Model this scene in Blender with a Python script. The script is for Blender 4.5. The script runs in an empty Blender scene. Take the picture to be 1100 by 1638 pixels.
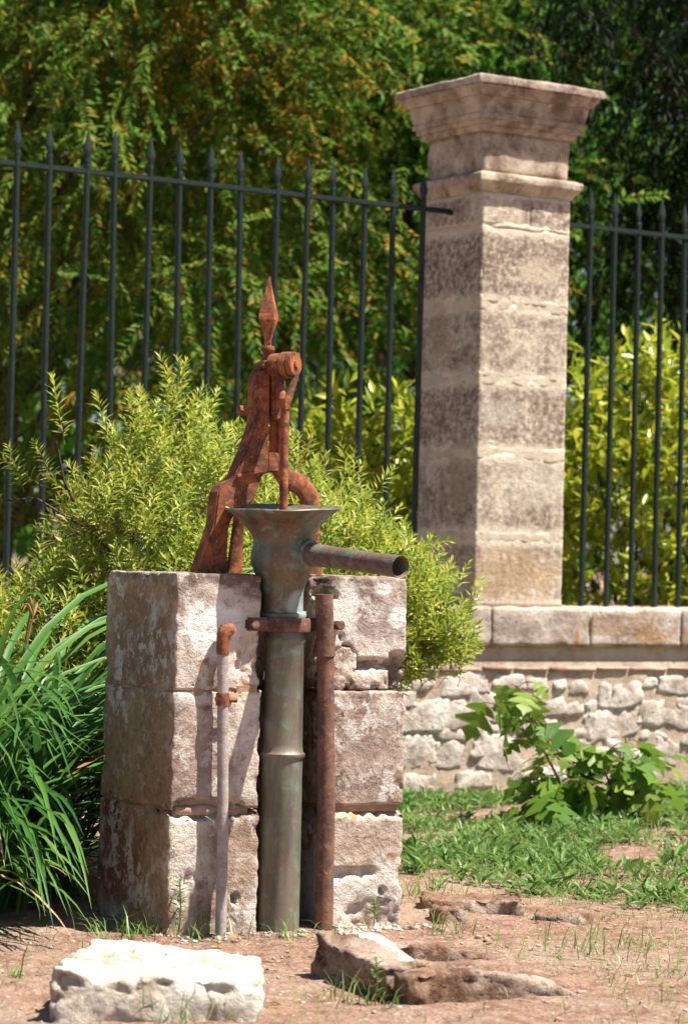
import bpy, bmesh, math, random
import numpy as np
from mathutils import Vector, Matrix, noise
R = math.radians
sc = bpy.context.scene
C = sc.collection
# ---------------------------------------------------------------- camera, sky, sun, exposure
cam_d = bpy.data.cameras.new('camera'); cam = bpy.data.objects.new('camera', cam_d); C.objects.link(cam)
cam_d.sensor_fit = 'VERTICAL'; cam_d.sensor_height = 36; cam_d.lens = 95.4
cam_d.clip_start = .1; cam_d.clip_end = 3000
cam.matrix_world = Matrix.Translation((0, 0, 1.03)) @ Matrix.Rotation(R(90) + math.atan(81/4340), 4, 'X') @ Matrix.Rotation(R(1.35), 4, 'Z')
cam_d.dof.use_dof = True; cam_d.dof.focus_distance = 7.9; cam_d.dof.aperture_fstop = 4.7
sc.camera = cam
SUN = Vector((1.317, -.337, 2.70)).normalized()
W = bpy.data.worlds.new('World'); sc.world = W; W.use_nodes = True
wn = W.node_tree; bg = wn.nodes['Background']
sky = wn.nodes.new('ShaderNodeTexSky'); sky.sky_type = 'NISHITA'; sky.sun_disc = False
sky.sun_elevation = math.asin(SUN.z); sky.sun_rotation = math.atan2(SUN.x, SUN.y)
sky.air_density = 1.0; sky.dust_density = .8
wn.links.new(sky.outputs[0], bg.inputs[0]); bg.inputs[1].default_value = .05
sd = bpy.data.lights.new('sun', 'SUN'); sd.energy = 5.0; sd.angle = R(.53); sd.color = (1, .93, .81)
sun = bpy.data.objects.new('sun', sd); C.objects.link(sun)
sun.rotation_euler = SUN.to_track_quat('Z', 'Y').to_euler(); sun.location = (4, 2, 12)
sc.view_settings.view_transform = 'Standard'; sc.view_settings.look = 'None'
sc.view_settings.gamma = 1; sc.view_settings.exposure = 1.2; sc.view_settings.use_curve_mapping = False
sc.cycles.max_bounces = 8; sc.cycles.transparent_max_bounces = 8

# ---------------------------------------------------------------- node helpers
def new_mat(name):
    m = bpy.data.materials.new(name); m.use_nodes = True
    nt = m.node_tree; b = nt.nodes['Principled BSDF']
    return m, nt, b
def nd(nt, t, **k):
    n = nt.nodes.new(t)
    for a, v in k.items(): setattr(n, a, v)
    return n
def lk(nt, a, b): nt.links.new(a, b)
def coord(nt, kind='Object'):
    return nd(nt, 'ShaderNodeTexCoord').outputs[kind]
def noi(nt, vec, scale, detail=6, rough=.6, dist=0.0, scl=None):
    if scl:
        mp = nd(nt, 'ShaderNodeMapping'); mp.inputs['Scale'].default_value = scl; lk(nt, vec, mp.inputs[0]); vec = mp.outputs[0]
    n = nd(nt, 'ShaderNodeTexNoise'); n.inputs['Scale'].default_value = scale; n.inputs['Detail'].default_value = detail
    n.inputs['Roughness'].default_value = rough; n.inputs['Distortion'].default_value = dist
    lk(nt, vec, n.inputs['Vector']); return n.outputs['Fac']
def ramp(nt, fac, lo, hi, a=0.0, b=1.0):
    n = nd(nt, 'ShaderNodeMapRange'); n.interpolation_type = 'SMOOTHSTEP'
    n.inputs[1].default_value = lo; n.inputs[2].default_value = hi; n.inputs[3].default_value = a; n.inputs[4].default_value = b
    lk(nt, fac, n.inputs[0]); return n.outputs[0]
def val(nt, sock, v):
    if isinstance(v, (int, float)): sock.default_value = v
    elif isinstance(v, tuple): sock.default_value = (*v, 1)
    else: lk(nt, v, sock)
def mix(nt, fac, a, b):
    n = nd(nt, 'ShaderNodeMix', data_type='RGBA')
    val(nt, n.inputs[0], fac); val(nt, n.inputs[6], a); val(nt, n.inputs[7], b); return n.outputs[2]
def mth(nt, op, a, b=0.0):
    n = nd(nt, 'ShaderNodeMath', operation=op); val(nt, n.inputs[0], a); val(nt, n.inputs[1], b); return n.outputs[0]
def bump(nt, b, h, strength=.5, dist=.01):
    n = nd(nt, 'ShaderNodeBump'); n.inputs['Strength'].default_value = strength; n.inputs['Distance'].default_value = dist
    lk(nt, h, n.inputs['Height']); lk(nt, n.outputs[0], b.inputs['Normal'])
def blob(nt, vec, c, r, soft=.35, wob=None):
    """1 inside an uneven blot around c (radius r per axis), 0 outside"""
    mp = nd(nt, 'ShaderNodeMapping'); mp.vector_type = 'TEXTURE'
    mp.inputs['Location'].default_value = c; mp.inputs['Scale'].default_value = r; lk(nt, vec, mp.inputs[0])
    ln = nd(nt, 'ShaderNodeVectorMath', operation='LENGTH'); lk(nt, mp.outputs[0], ln.inputs[0])
    d = ln.outputs['Value']
    if wob is not None: d = mth(nt, 'ADD', d, mth(nt, 'MULTIPLY', mth(nt, 'SUBTRACT', wob, .5), 2.2))
    return ramp(nt, d, 1 - soft, 1 + soft, 1, 0)

def stone_mat(name, base, dark, pale, lichen=.62, orange=.68, blots=(), course=False, sc_=1.0, bump_s=.55, vstreak=0.0, grain=0.6):
    m, nt, b = new_mat(name); v = coord(nt)
    big = noi(nt, v, 3.2*sc_, 7, .62); mid = noi(nt, v, 9*sc_, 8, .66, .4); fine = noi(nt, v, 55*sc_, 5, .7); spot = noi(nt, v, 24*sc_, 6, .65)
    c = mix(nt, ramp(nt, mid, .38, .66), base, dark)
    c = mix(nt, ramp(nt, big, .44, .64), c, pale)
    if vstreak:
        st = noi(nt, v, 9, 6, .65, 0, (1, 1, .18)); c = mix(nt, mth(nt, 'MULTIPLY', ramp(nt, st, .45, .7), vstreak), c, dark)
    if course:       # grey crust on the middle of each stone, pale towards its joints
        g = coord(nt, 'Generated'); s = nd(nt, 'ShaderNodeSeparateXYZ'); lk(nt, g, s.inputs[0])
        z = mth(nt, 'ADD', s.outputs[2], mth(nt, 'MULTIPLY', mth(nt, 'SUBTRACT', mid, .5), .22))
        k = mth(nt, 'MULTIPLY', ramp(nt, z, .05, .20), ramp(nt, z, .80, .95, 1, 0))
        c = mix(nt, mth(nt, 'MULTIPLY', k, ramp(nt, spot, .28, .62, .35, 1.0)), pale, c)
        orr = nd(nt, 'ShaderNodeObjectInfo').outputs['Random']; crust = mth(nt, 'MULTIPLY', k, ramp(nt, spot, .40, .60)); c = mix(nt, mth(nt, 'MULTIPLY', crust, ramp(nt, orr, 0, 1, .35, .85)), c, dark)
    wob = noi(nt, v, 14, 6, .65)
    for cc, rr, col, s in blots:
        c = mix(nt, mth(nt, 'MULTIPLY', blob(nt, v, cc, rr, .3, wob), s), c, col)
    lic = noi(nt, v, 17*sc_, 9, .72, .3); br = noi(nt, v, 4.5, 3, .6)
    c = mix(nt, mth(nt, 'MULTIPLY', mth(nt, 'MULTIPLY', ramp(nt, lic, lichen-.01, lichen+.05), ramp(nt, br, .42, .60)), .8), c, (.66, .62, .59))
    org = noi(nt, v, 17*sc_, 5, .6, .3)
    c = mix(nt, mth(nt, 'MULTIPLY', ramp(nt, org, orange, orange+.06), .7), c, (.42, .19, .06))
    gr = noi(nt, v, 95*sc_, 4, .75); sp2 = noi(nt, v, 38*sc_, 6, .72, .5)
    c = mix(nt, ramp(nt, fine, .56, .74, 0, .6), c, dark); c = mix(nt, mth(nt, 'MULTIPLY', ramp(nt, sp2, .53, .66), .55*grain), c, dark)
    c = mix(nt, mth(nt, 'MULTIPLY', ramp(nt, sp2, .44, .33), .5*grain), c, pale); c = mix(nt, mth(nt, 'MULTIPLY', ramp(nt, gr, .58, .7), .45*grain), c, (.62, .57, .52))
    pit = noi(nt, v, 30*sc_, 3, .5); c = mix(nt, ramp(nt, pit, .30, .22, 0, .7), c, (.09, .06, .05))
    lk(nt, c, b.inputs['Base Color']); b.inputs['Roughness'].default_value = .93
    b.inputs['Specular IOR Level'].default_value = .15
    h = mth(nt, 'ADD', mth(nt, 'ADD', mth(nt, 'MULTIPLY', fine, .5), mth(nt, 'MULTIPLY', sp2, .6)), mth(nt, 'ADD', mid, mth(nt, 'MULTIPLY', ramp(nt, pit, .33, .22), -.5)))
    bump(nt, b, h, bump_s, .012); return m
def rust_mat(name, a, d, hl, rough=.8, metal=.0, sp=1.0, flake=0.0, fl=(.30, .22, .18)):
    m, nt, b = new_mat(name); v = coord(nt)
    n0 = noi(nt, v, 6*sp, 5, .6, .6); n1 = noi(nt, v, 18*sp, 8, .7, .3); n2 = noi(nt, v, 75*sp, 5, .75); n3 = noi(nt, v, 28*sp, 7, .7, .8)
    c = mix(nt, ramp(nt, n1, .36, .64), a, d); c = mix(nt, ramp(nt, n0, .48, .66, 0, .7), c, d); c = mix(nt, ramp(nt, n2, .54, .70, 0, .65), c, hl)
    if flake: c = mix(nt, mth(nt, 'MULTIPLY', ramp(nt, n3, .56, .62), flake), c, fl)
    lk(nt, c, b.inputs['Base Color']); lk(nt, ramp(nt, n1, .3, .7, rough-.12, min(1, rough+.12)), b.inputs['Roughness']); b.inputs['Metallic'].default_value = metal
    b.inputs['Specular IOR Level'].default_value = .3
    bump(nt, b, mth(nt, 'ADD', n1, mth(nt, 'MULTIPLY', n2, .8)), .6, .005); return m
def leaf_mat(name, cols, trans=.35, rough=.42, spec=.4, clump=1.2, patch=None):
    """cols: ramp of leaf colours picked leaf by leaf; patch: (colour, threshold) for clumps of another tint"""
    m, nt, b = new_mat(name)
    g = nd(nt, 'ShaderNodeNewGeometry'); oi = nd(nt, 'ShaderNodeObjectInfo')
    r = mth(nt, 'FRACT', mth(nt, 'ADD', g.outputs['Random Per Island'], oi.outputs['Random']))
    cr = nd(nt, 'ShaderNodeValToRGB'); e = cr.color_ramp.elements
    while len(e) < len(cols): e.new(.5)
    for i, cc in enumerate(cols): e[i].position = i/(len(cols)-1); e[i].color = (*cc, 1)
    lk(nt, r, cr.inputs[0]); c = cr.outputs[0]
    pn = noi(nt, g.outputs['Position'], clump, 3, .6)
    if patch:
        k = mth(nt, 'MULTIPLY', ramp(nt, pn, patch[1], patch[1]+.12), ramp(nt, r, .25, .55)); c = mix(nt, k, c, patch[0])
    lk(nt, c, b.inputs['Base Color']); b.inputs['Roughness'].default_value = rough; b.inputs['Specular IOR Level'].default_value = spec
    t = nd(nt, 'ShaderNodeBsdfTranslucent'); gm = nd(nt, 'ShaderNodeGamma'); gm.inputs[1].default_value = .85
    lk(nt, c, gm.inputs[0]); lk(nt, gm.outputs[0], t.inputs[0])
    ms = nd(nt, 'ShaderNodeMixShader'); ms.inputs[0].default_value = trans
    lk(nt, b.outputs[0], ms.inputs[1]); lk(nt, t.outputs[0], ms.inputs[2]); lk(nt, ms.outputs[0], nt.nodes['Material Output'].inputs[0])
    return m

M = {}
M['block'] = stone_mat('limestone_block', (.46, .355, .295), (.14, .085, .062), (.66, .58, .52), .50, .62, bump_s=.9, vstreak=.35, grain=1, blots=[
    ((0, .25, .62), (.012, .40, .46), (.33, .215, .125), .75), ((0, .25, .15), (.012, .40, .24), (.35, .215, .13), .7),  # both brown the whole left face: its warm shade put into the colour
    ((.115, .0, .845), (.095, .05, .085), (.82, .80, .80), .95), ((.20, 0, .93), (.07, .05, .035), (.60, .54, .50), .7), ((.215, 0, .72), (.05, .04, .13), (.64, .52, .43), .7),
    ((.62, 0, .735), (.10, .05, .045), (.70, .60, .52), .85), ((.60, -.02, .325), (.14, .05, .022), (.66, .50, .37), .9),
    ((.13, 0, .665), (.16, .03, .012), (.42, .20, .07), .8), ((.04, 0, .30), (.06, .03, .03), (.66, .60, .54), .7), ((.06, 0, .655), (.08, .03, .025), (.68, .62, .57), .7),
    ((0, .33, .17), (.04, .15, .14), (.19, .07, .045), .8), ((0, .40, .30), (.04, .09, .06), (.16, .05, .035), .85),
    ((.30, .1, .99), (.34, .5, .03), (.12, .08, .06), .8), ((.60, 0, .90), (.15, .05, .10), (.27, .21, .20), .7),
    ((.235, 0, .97), (.05, .05, .05), (.15, .10, .075), .8), ((.47, 0, .95), (.05, .05, .07), (.17, .11, .085), .8), ((.52, 0, .90), (.05, .05, .07), (.78, .75, .73), .75), ((.70, 0, .88), (.03, .05, .03), (.80, .78, .75), .85), ((.65, 0, .96), (.03, .05, .018), (.78, .75, .72), .7),
    ((.62, -.006, .50), (.10, .05, .13), (.33, .25, .215), .5), ((.10, 0, .46), (.09, .05, .10), (.30, .225, .20), .5), ((.21, 0, .20), (.06, .05, .12), (.34, .235, .16), .6), ((.60, -.012, .22), (.12, .05, .06), (.36, .245, .17), .6),
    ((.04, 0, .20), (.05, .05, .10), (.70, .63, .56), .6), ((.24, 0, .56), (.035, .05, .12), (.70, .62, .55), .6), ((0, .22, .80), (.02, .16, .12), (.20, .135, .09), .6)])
M['pillar'] = stone_mat('limestone_pillar', (.43, .345, .28), (.165, .112, .088), (.66, .57, .46), .55, .70, course=True, bump_s=.7, grain=1.1, sc_=1.5, vstreak=.3, blots=[
    ((.2, 0, .14), (.28, .06, .12), (.45, .29, .15), .55), ((.36, 0, .55), (.10, .05, .10), (.52, .45, .37), .7), ((.12, 0, .86), (.12, .05, .07), (.50, .44, .38), .6),
    ((.33, 0, 1.5), (.11, .05, .06), (.56, .47, .36), .7), ((0, .3, 1.2), (.05, .1, .12), (.40, .31, .22), .6), ((0, .12, .62), (.05, .1, .2), (.36, .28, .2), .6)])
M['cornice'] = stone_mat('limestone_cornice', (.43, .345, .27), (.16, .112, .082), (.56, .47, .375), .62, .69, bump_s=.5, grain=.9)
M['coping'] = stone_mat('limestone_coping', (.42, .34, .29), (.17, .11, .09), (.56, .49, .43), .58, .62, bump_s=.8, grain=1, blots=[
    ((.80, -.02, .77), (.22, .05, .05), (.27, .16, .09), .7), ((1.3, -.02, .74), (.14, .05, .06), (.30, .19, .10), .7), ((.2, -.02, .76), (.14, .05, .05), (.20, .145, .12), .7), ((.50, -.02, .80), (.10, .05, .03), (.24, .17, .14), .6), ((1.0, -.02, .72), (.10, .05, .04), (.36, .20, .08), .7), ((.56, -.02, .70), (.012, .05, .06), (.42, .16, .06), .8)])
M['rubble'] = stone_mat('rubble_limestone', (.60, .515, .45), (.32, .25, .21), (.72, .66, .60), .58, .68, sc_=1.4, bump_s=1.0, grain=1)
M['mortar'] = stone_mat('sandy_mortar', (.50, .39, .30), (.38, .28, .21), (.56, .46, .37), .74, .76, sc_=1.8, bump_s=.6)
M['pale_mortar'] = stone_mat('pale_mortar', (.57, .485, .385), (.44, .36, .28), (.62, .54, .44), .66, .76, sc_=1.8)
M['joint'] = stone_mat('joint_mortar', (.36, .25, .17), (.24, .15, .10), (.44, .33, .24), .7, .56, sc_=1.8)
M['tile'] = stone_mat('thin_tile', (.40, .26, .21), (.24, .15, .12), (.48, .36, .30), .68, .70, sc_=2)
M['white_stone'] = stone_mat('bleached_stone', (.62, .56, .48), (.34, .27, .21), (.70, .66, .59), .6, .80, sc_=1.4, bump_s=1.0, grain=.7)
M['basin'] = stone_mat('basin_stone', (.27, .165, .11), (.11, .052, .030), (.42, .33, .27), .60, .66, sc_=1.3, bump_s=1.2, grain=1.2)
M['basin_grit'] = stone_mat('grit', (.40, .29, .23), (.25, .16, .12), (.52, .44, .38), .6, .8)
M['rust'] = rust_mat('rusty_iron', (.39, .125, .048), (.10, .038, .024), (.50, .23, .12), flake=.8, fl=(.085, .045, .035))
M['rust_pipe'] = rust_mat('rusty_pipe', (.22, .105, .068), (.10, .055, .043), (.30, .19, .14), flake=.5, fl=(.28, .20, .16))
M['grey_pipe'] = rust_mat('weathered_zinc', (.46, .40, .385), (.32, .26, .25), (.52, .47, .455), .6, .1, flake=.5, fl=(.24, .14, .10))
def patina_mat():
    m, nt, b = new_mat('tarnished_bronze'); v = coord(nt)
    a = noi(nt, v, 7, 6, .62, .8); c1 = noi(nt, v, 16, 7, .65, .4); f = noi(nt, v, 60, 5, .7); st = noi(nt, v, 20, 5, .6, 0, (1, 1, .15))
    c = mix(nt, ramp(nt, a, .42, .56), (.17, .11, .072), (.135, .17, .125)); c = mix(nt, ramp(nt, c1, .52, .64, 0, .85), c, (.23, .32, .29))
    c = mix(nt, ramp(nt, c1, .45, .34, 0, .85), c, (.10, .052, .04)); c = mix(nt, ramp(nt, f, .55, .75, 0, .5), c, (.30, .28, .22))
    c = mix(nt, mth(nt, 'MULTIPLY', blob(nt, v, (.05, -.18, -.08), (.06, .08, .04), .2), .8), c, (.36, .50, .48))
    c = mix(nt, mth(nt, 'MULTIPLY', blob(nt, v, (.0, -.13, -.78), (.2, .2, .62), .3, c1), .55), c, (.23, .215, .175))
    c = mix(nt, ramp(nt, st, .46, .66, 0, .65), c, (.095, .075, .052)); s2 = noi(nt, v, 30, 7, .75, .6); c = mix(nt, ramp(nt, s2, .55, .66, 0, .6), c, (.24, .22, .17))
    lk(nt, c, b.inputs['Base Color']); b.inputs['Metallic'].default_value = .25
    lk(nt, ramp(nt, c1, .3, .7, .42, .68), b.inputs['Roughness']); bump(nt, b, mth(nt, 'ADD', c1, mth(nt, 'MULTIPLY', f, .5)), .35, .004); return m
M['brass'] = patina_mat()
M['copper'] = rust_mat('verdigris_copper', (.17, .185, .15), (.16, .085, .065), (.24, .31, .27), .5, .25, 1.0, flake=.5, fl=(.22, .26, .21))
M['iron'] = rust_mat('fence_paint', (.014, .030, .025), (.008, .018, .015), (.03, .05, .044), .45, flake=.35, fl=(.06, .035, .022))
M['bark'] = rust_mat('bark', (.10, .07, .05), (.05, .035, .028), (.16, .12, .09), .95, 0, .5)
M['twig'] = rust_mat('dry_twig', (.26, .15, .09), (.16, .08, .05), (.36, .24, .16), .9)
M['stem'] = rust_mat('plant_stem', (.26, .20, .09), (.20, .12, .06), (.3, .26, .12), .7)
M['sprig'] = leaf_mat('sprig_leaf', [(.09, .17, .018), (.29, .36, .04), (.20, .29, .03), (.50, .52, .08), (.17, .27, .028), (.30, .39, .04), (.58, .50, .08), (.38, .45, .055)], .42, .4, .4, 3, ((.42, .30, .06), .60))
M['laurel'] = leaf_mat('laurel_leaf', [(.10, .20, .015), (.38, .44, .025), (.56, .54, .05), (.18, .28, .02), (.46, .48, .04)], .35, .32, .5)
M['lily'] = leaf_mat('lily_leaf', [(.025, .09, .016), (.05, .15, .025), (.085, .20, .035), (.038, .12, .02), (.12, .24, .045)], .25, .45, .35)
M['lobed'] = leaf_mat('lobed_leaf', [(.06, .16, .018), (.15, .27, .03), (.10, .21, .025), (.24, .33, .04)], .42, .45, .3)
M['grass'] = leaf_mat('grass_blade', [(.08, .17, .03), (.13, .24, .05), (.17, .25, .06), (.10, .21, .045), (.28, .26, .09)], .3, .4, .4)
M['weed'] = leaf_mat('weed_leaf', [(.05, .13, .02), (.10, .21, .035), (.15, .25, .055), (.07, .17, .03), (.19, .26, .08)], .3, .5, .25)
M['tree_a'] = leaf_mat('ferny_leaf', [(.028, .09, .012), (.08, .19, .022), (.14, .26, .03), (.05, .13, .016), (.20, .25, .028), (.10, .21, .025), (.36, .20, .022)], .5, .5, .2, .9, ((.34, .20, .02), .53))
M['tree_b'] = leaf_mat('broad_leaf', [(.03, .11, .014), (.08, .23, .025), (.15, .31, .035), (.05, .15, .016)], .55, .5, .2)
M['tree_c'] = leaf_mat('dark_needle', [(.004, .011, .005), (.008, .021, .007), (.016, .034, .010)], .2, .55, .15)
M['dead'] = leaf_mat('dead_leaf', [(.30, .16, .08), (.42, .30, .18), (.20, .10, .06)], .1, .8, .1)
M['bud'] = leaf_mat('withered_bud', [(.40, .16, .06), (.50, .25, .12)], .2, .7, .2)
def soil_mat():
    m, nt, b = new_mat('reddish_soil'); v = coord(nt)
    a = noi(nt, v, 1.6, 6, .6); c2 = noi(nt, v, 14, 8, .7); f = noi(nt, v, 90, 5, .7); g = noi(nt, v, 45, 2, .5)
    c = mix(nt, ramp(nt, c2, .36, .66), (.355, .23, .175), (.20, .115, .082)); c = mix(nt, ramp(nt, a, .45, .65, 0, .6), c, (.38, .29, .225))
    c = mix(nt, ramp(nt, g, .62, .68, 0, .8), c, (.48, .41, .35)); c = mix(nt, ramp(nt, f, .55, .75, 0, .6), c, (.12, .07, .05))
    lk(nt, c, b.inputs['Base Color']); b.inputs['Roughness'].default_value = 1; b.inputs['Specular IOR Level'].default_value = .05
    bump(nt, b, mth(nt, 'ADD', mth(nt, 'MULTIPLY', c2, 1.4), mth(nt, 'ADD', mth(nt, 'MULTIPLY', f, .4), g)), .9, .02); return m
M['soil'] = soil_mat()

# ---------------------------------------------------------------- mesh helpers
def link(name, me, mat=None, parent=None, smooth=False):
    if mat is not None and not me.materials: me.materials.append(M[mat])
    o = bpy.data.objects.new(name, me); C.objects.link(o)
    if parent is not None: o.parent = parent
    return o
def tag(o, label=None, cat=None, group=None, kind=None):
    if label: o['label'] = label
    if cat: o['category'] = cat
    if group: o['group'] = group
    if kind: o['kind'] = kind
    return o
def thing(name, label, cat, loc=(0, 0, 0), rz=0, group=None):
    o = bpy.data.objects.new(name, None); C.objects.link(o); o.empty_display_size = .1
    o.location = loc; o.rotation_euler = (0, 0, rz); return tag(o, label, cat, group)
def pymesh(name, verts, faces, smooth=False, mat=None):
    me = bpy.data.meshes.new(name); me.from_pydata([tuple(v) for v in verts], [], faces); me.update()
    if mat: me.materials.append(M[mat])
    if smooth: me.polygons.foreach_set('use_smooth', [True]*len(me.polygons))
    return me
def npmesh(name, V, T, mat=None, smooth=False):
    me = bpy.data.meshes.new(name); V = np.asarray(V, np.float32); T = np.asarray(T, np.int32)
    k = T.shape[1]; me.vertices.add(len(V)); me.vertices.foreach_set('co', V.ravel())
    me.loops.add(T.size); me.loops.foreach_set('vertex_index', T.ravel())
    me.polygons.add(len(T)); me.polygons.foreach_set('loop_start', np.arange(0, T.size, k, dtype=np.int32)); 
    if smooth: me.polygons.foreach_set('use_smooth', np.ones(len(T), bool))
    me.update(calc_edges=True); me.validate()
    if mat: me.materials.append(M[mat])
    return me
class MB:
    """collects pieces of ONE part"""
    def __init__(s): s.v = []; s.f = []
    def add(s, v, f):
        n = len(s.v); s.v += [tuple(p) for p in v]; s.f += [tuple(i+n for i in q) for q in f]; return s
    def tube(s, path, rad, seg=10, cap=True, flat=None):
        path = [Vector(p) for p in path]; n = len(path)
        rad = [rad]*n if isinstance(rad, (int, float)) else rad
        vs = []; fs = []; up = None
        for i, p in enumerate(path):
            t = (path[min(i+1, n-1)] - path[max(i-1, 0)]).normalized()
            if up is None: up = Vector((0, 0, 1)) if abs(t.z) < .9 else Vector((0, 1, 0))
            a = up.cross(t).normalized(); b2 = t.cross(a).normalized(); up = b2
            fa, fb = flat if flat else (1, 1)
            for k in range(seg):
                th = 2*math.pi*k/seg; vs.append(p + a*math.cos(th)*rad[i]*fa + b2*math.sin(th)*rad[i]*fb)
        for i in range(n-1):
            for k in range(seg):
                k2 = (k+1) % seg; fs.append((i*seg+k, i*seg+k2, (i+1)*seg+k2, (i+1)*seg+k))
        if cap:
            fs.append(tuple(reversed(range(seg)))); fs.append(tuple((n-1)*seg+k for k in range(seg)))
        return s.add(vs, fs)
    def lathe(s, c, prof, seg=32, tilt=None, dent=None):
        vs = []; fs = []; c = Vector(c)
        for r, z in prof:
            for k in range(seg):
                th = 2*math.pi*k/seg; p = Vector((r*math.cos(th), r*math.sin(th), z))
                if dent: p = dent(p, th, r, z)
                vs.append(c + (tilt @ p if tilt else p))
        n = len(prof)
        for i in range(n-1):
            for k in range(seg):
                k2 = (k+1) % seg; fs.append((i*seg+k, i*seg+k2, (i+1)*seg+k2, (i+1)*seg+k))
        return s.add(vs, fs)
    def prism(s, poly, y0, y1):
        n = len(poly); vs = [(x, y0, z) for x, z in poly] + [(x, y1, z) for x, z in poly]
        fs = [tuple(range(n)), tuple(reversed(range(n, 2*n)))]
        fs += [(i, i+n, (i+1) % n+n, (i+1) % n) for i in range(n)]
        return s.add(vs, fs)
    def box(s, a, b):
        (x0, y0, z0), (x1, y1, z1) = a, b
        vs = [(x, y, z) for z in (z0, z1) for y in (y0, y1) for x in (x0, x1)]
        return s.add(vs, [(0, 2, 3, 1), (4, 5, 7, 6), (0, 1, 5, 4), (2, 6, 7, 3), (0, 4, 6, 2), (1, 3, 7, 5)])
    def build(s, name, mat, parent=None, smooth=False, bevel=0, off=(0, 0, 0), auto=None):
        me = pymesh(name, [(x-off[0], y-off[1], z-off[2]) for x, y, z in s.v], s.f, smooth)
        bm = bmesh.new(); bm.from_mesh(me)
        bmesh.ops.recalc_face_normals(bm, faces=bm.faces[:])
        if bevel: bmesh.ops.bevel(bm, geom=[e for e in bm.edges if len(e.link_faces) == 2 and e.calc_face_angle() > .5], offset=bevel, segments=2, affect='EDGES', clamp_overlap=True)
        bm.to_mesh(me); bm.free()
        if auto:
            me.polygons.foreach_set('use_smooth', [True]*len(me.polygons))
            sh = [e for e in me.edges]; me.set_sharp_from_angle(angle=R(auto))
        return link(name, me, mat, parent)
def rough_box(lo, hi, cell=.02, rnd=.012, amp=.004, freq=9, chip=.012, seed=0, fn=None, band=.022, facet=0):
    """rounded, worn, uneven stone between two corners: vertices and faces"""
    lo = Vector(lo); hi = Vector(hi); c = (lo+hi)/2; h = (hi-lo)/2
    n = [max(2, int(round((hi[i]-lo[i])/cell))) for i in range(3)]
    idx = {}; vs = []; fs = []; so = Vector((seed*7.31, seed*3.17, seed*5.77))
    def vid(i, j, k):
        key = (i, j, k)
        if key in idx: return idx[key]
        p = Vector((-h.x+2*h.x*i/n[0], -h.y+2*h.y*j/n[1], -h.z+2*h.z*k/n[2]))
        r = min(rnd, min(h)*.9)
        inn = Vector([max(-h[a]+r, min(h[a]-r, p[a])) for a in range(3)])
        d = p - inn; L = d.length; dn = d.normalized() if L > 1e-9 else Vector()
        q = inn + dn*r if L > 1e-9 else p
        w = c + q + so
        ds = sorted(h[a]-abs(p[a]) for a in range(3)); edge = max(0, 1-ds[1]/band)
        ch = (max(0, noise.noise(w*freq*1.3)-.16)*2.6 + max(0, noise.noise(w*freq*3.6+Vector((9, 2, 4)))-.1)*1.2)*edge*chip*(1.6 if L < r*1.05 else 1)
        if facet: fp = noise.voronoi(w*freq*.8)[1][0]; rd = noise.cell_vector(fp*5.3); ch += facet*((rd.x-.5)*1.0+(w*freq*.8-fp).dot(rd-Vector((.5, .5, .5)))*1.6)
        q = q - dn*ch + dn*noise.fractal(w*freq, .9, 2.1, 4)*amp
        p = c + q
        if fn: p = fn(p)
        idx[key] = len(vs); vs.append(p); return idx[key]
    for ax in range(3):
        a, b = [(1, 2), (2, 0), (0, 1)][ax]
        for side in (0, n[ax]):
            for i in range(n[a]):
                for j in range(n[b]):
                    q = []
                    for di, dj in ((0, 0), (1, 0), (1, 1), (0, 1)):
                        k = [0, 0, 0]; k[ax] = side; k[a] = i+di; k[b] = j+dj; q.append(vid(*k))
                    fs.append(tuple(q) if side else tuple(reversed(q)))
    return vs, fs
def stone(name, lo, hi, mat, parent, off=(0, 0, 0), smooth=True, **k):
    v, f = rough_box(lo, hi, **k); o = Vector(off)
    me = pymesh(name, [p-o for p in v], f, smooth); return link(name, me, mat, parent)
rng = np.random.default_rng(7)
def nrm(a): return a/np.maximum(np.linalg.norm(a, axis=-1, keepdims=True), 1e-9)
def leaves(P, D, N, L, Wd, fold=.15, at=.42):
    """folded lozenge leaves, four corners each, two triangles"""
    P = np.asarray(P, float); D = nrm(D); S = nrm(np.cross(D, N)); U = np.cross(S, D)
    L = np.asarray(L).reshape(-1, 1); Wd = np.asarray(Wd).reshape(-1, 1)
    a = P; m = P+D*L*at; tip = P+D*L - U*L*.08
    V = np.stack([a, m+S*Wd/2+U*Wd*fold, tip, m-S*Wd/2+U*Wd*fold], 1).reshape(-1, 3)
    b = np.arange(len(P))[:, None]*4
    T = np.concatenate([b+[[0, 1, 2]], b+[[0, 2, 3]]], 0)
    return V, T
def rvec(n): return nrm(rng.normal(size=(n, 3)))

# ---------------------------------------------------------------- ground
def gz(x, y):
    n = noise.fractal(Vector((x*1.3, y*1.3, 0)), 1, 2, 3)*.012 + noise.fractal(Vector((x*7, y*7, 3)), .8, 2, 4)*.010
    m = math.exp(-(((x-.42)/.42)**2 + ((y-8.15)/.22)**2))*.035        # low earth bank behind the basin
    near = max(0, min(1, (y-4.5)/1.2))*max(0, min(1, (14-y)/1.5))*max(0, min(1, (4-abs(x))/1.5))
    return (n+m)*near
def lines(fine_lo, fine_hi, step, far):
    a = list(np.arange(fine_lo, fine_hi+1e-6, step)); d = step; hi = fine_hi; lo = fine_lo; u = []; l = []
    while hi < far: d *= 1.35; hi += d; u.append(hi)
    d = step
    while lo > -far: d *= 1.35; lo -= d; l.append(lo)
    return l[::-1] + a + u
xs = lines(-1.4, 1.9, .028, 900); ys = lines(5.6, 12.4, .03, 900)
gv = [(x, y, gz(x, y)) for y in ys for x in xs]; nx = len(xs)
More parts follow.
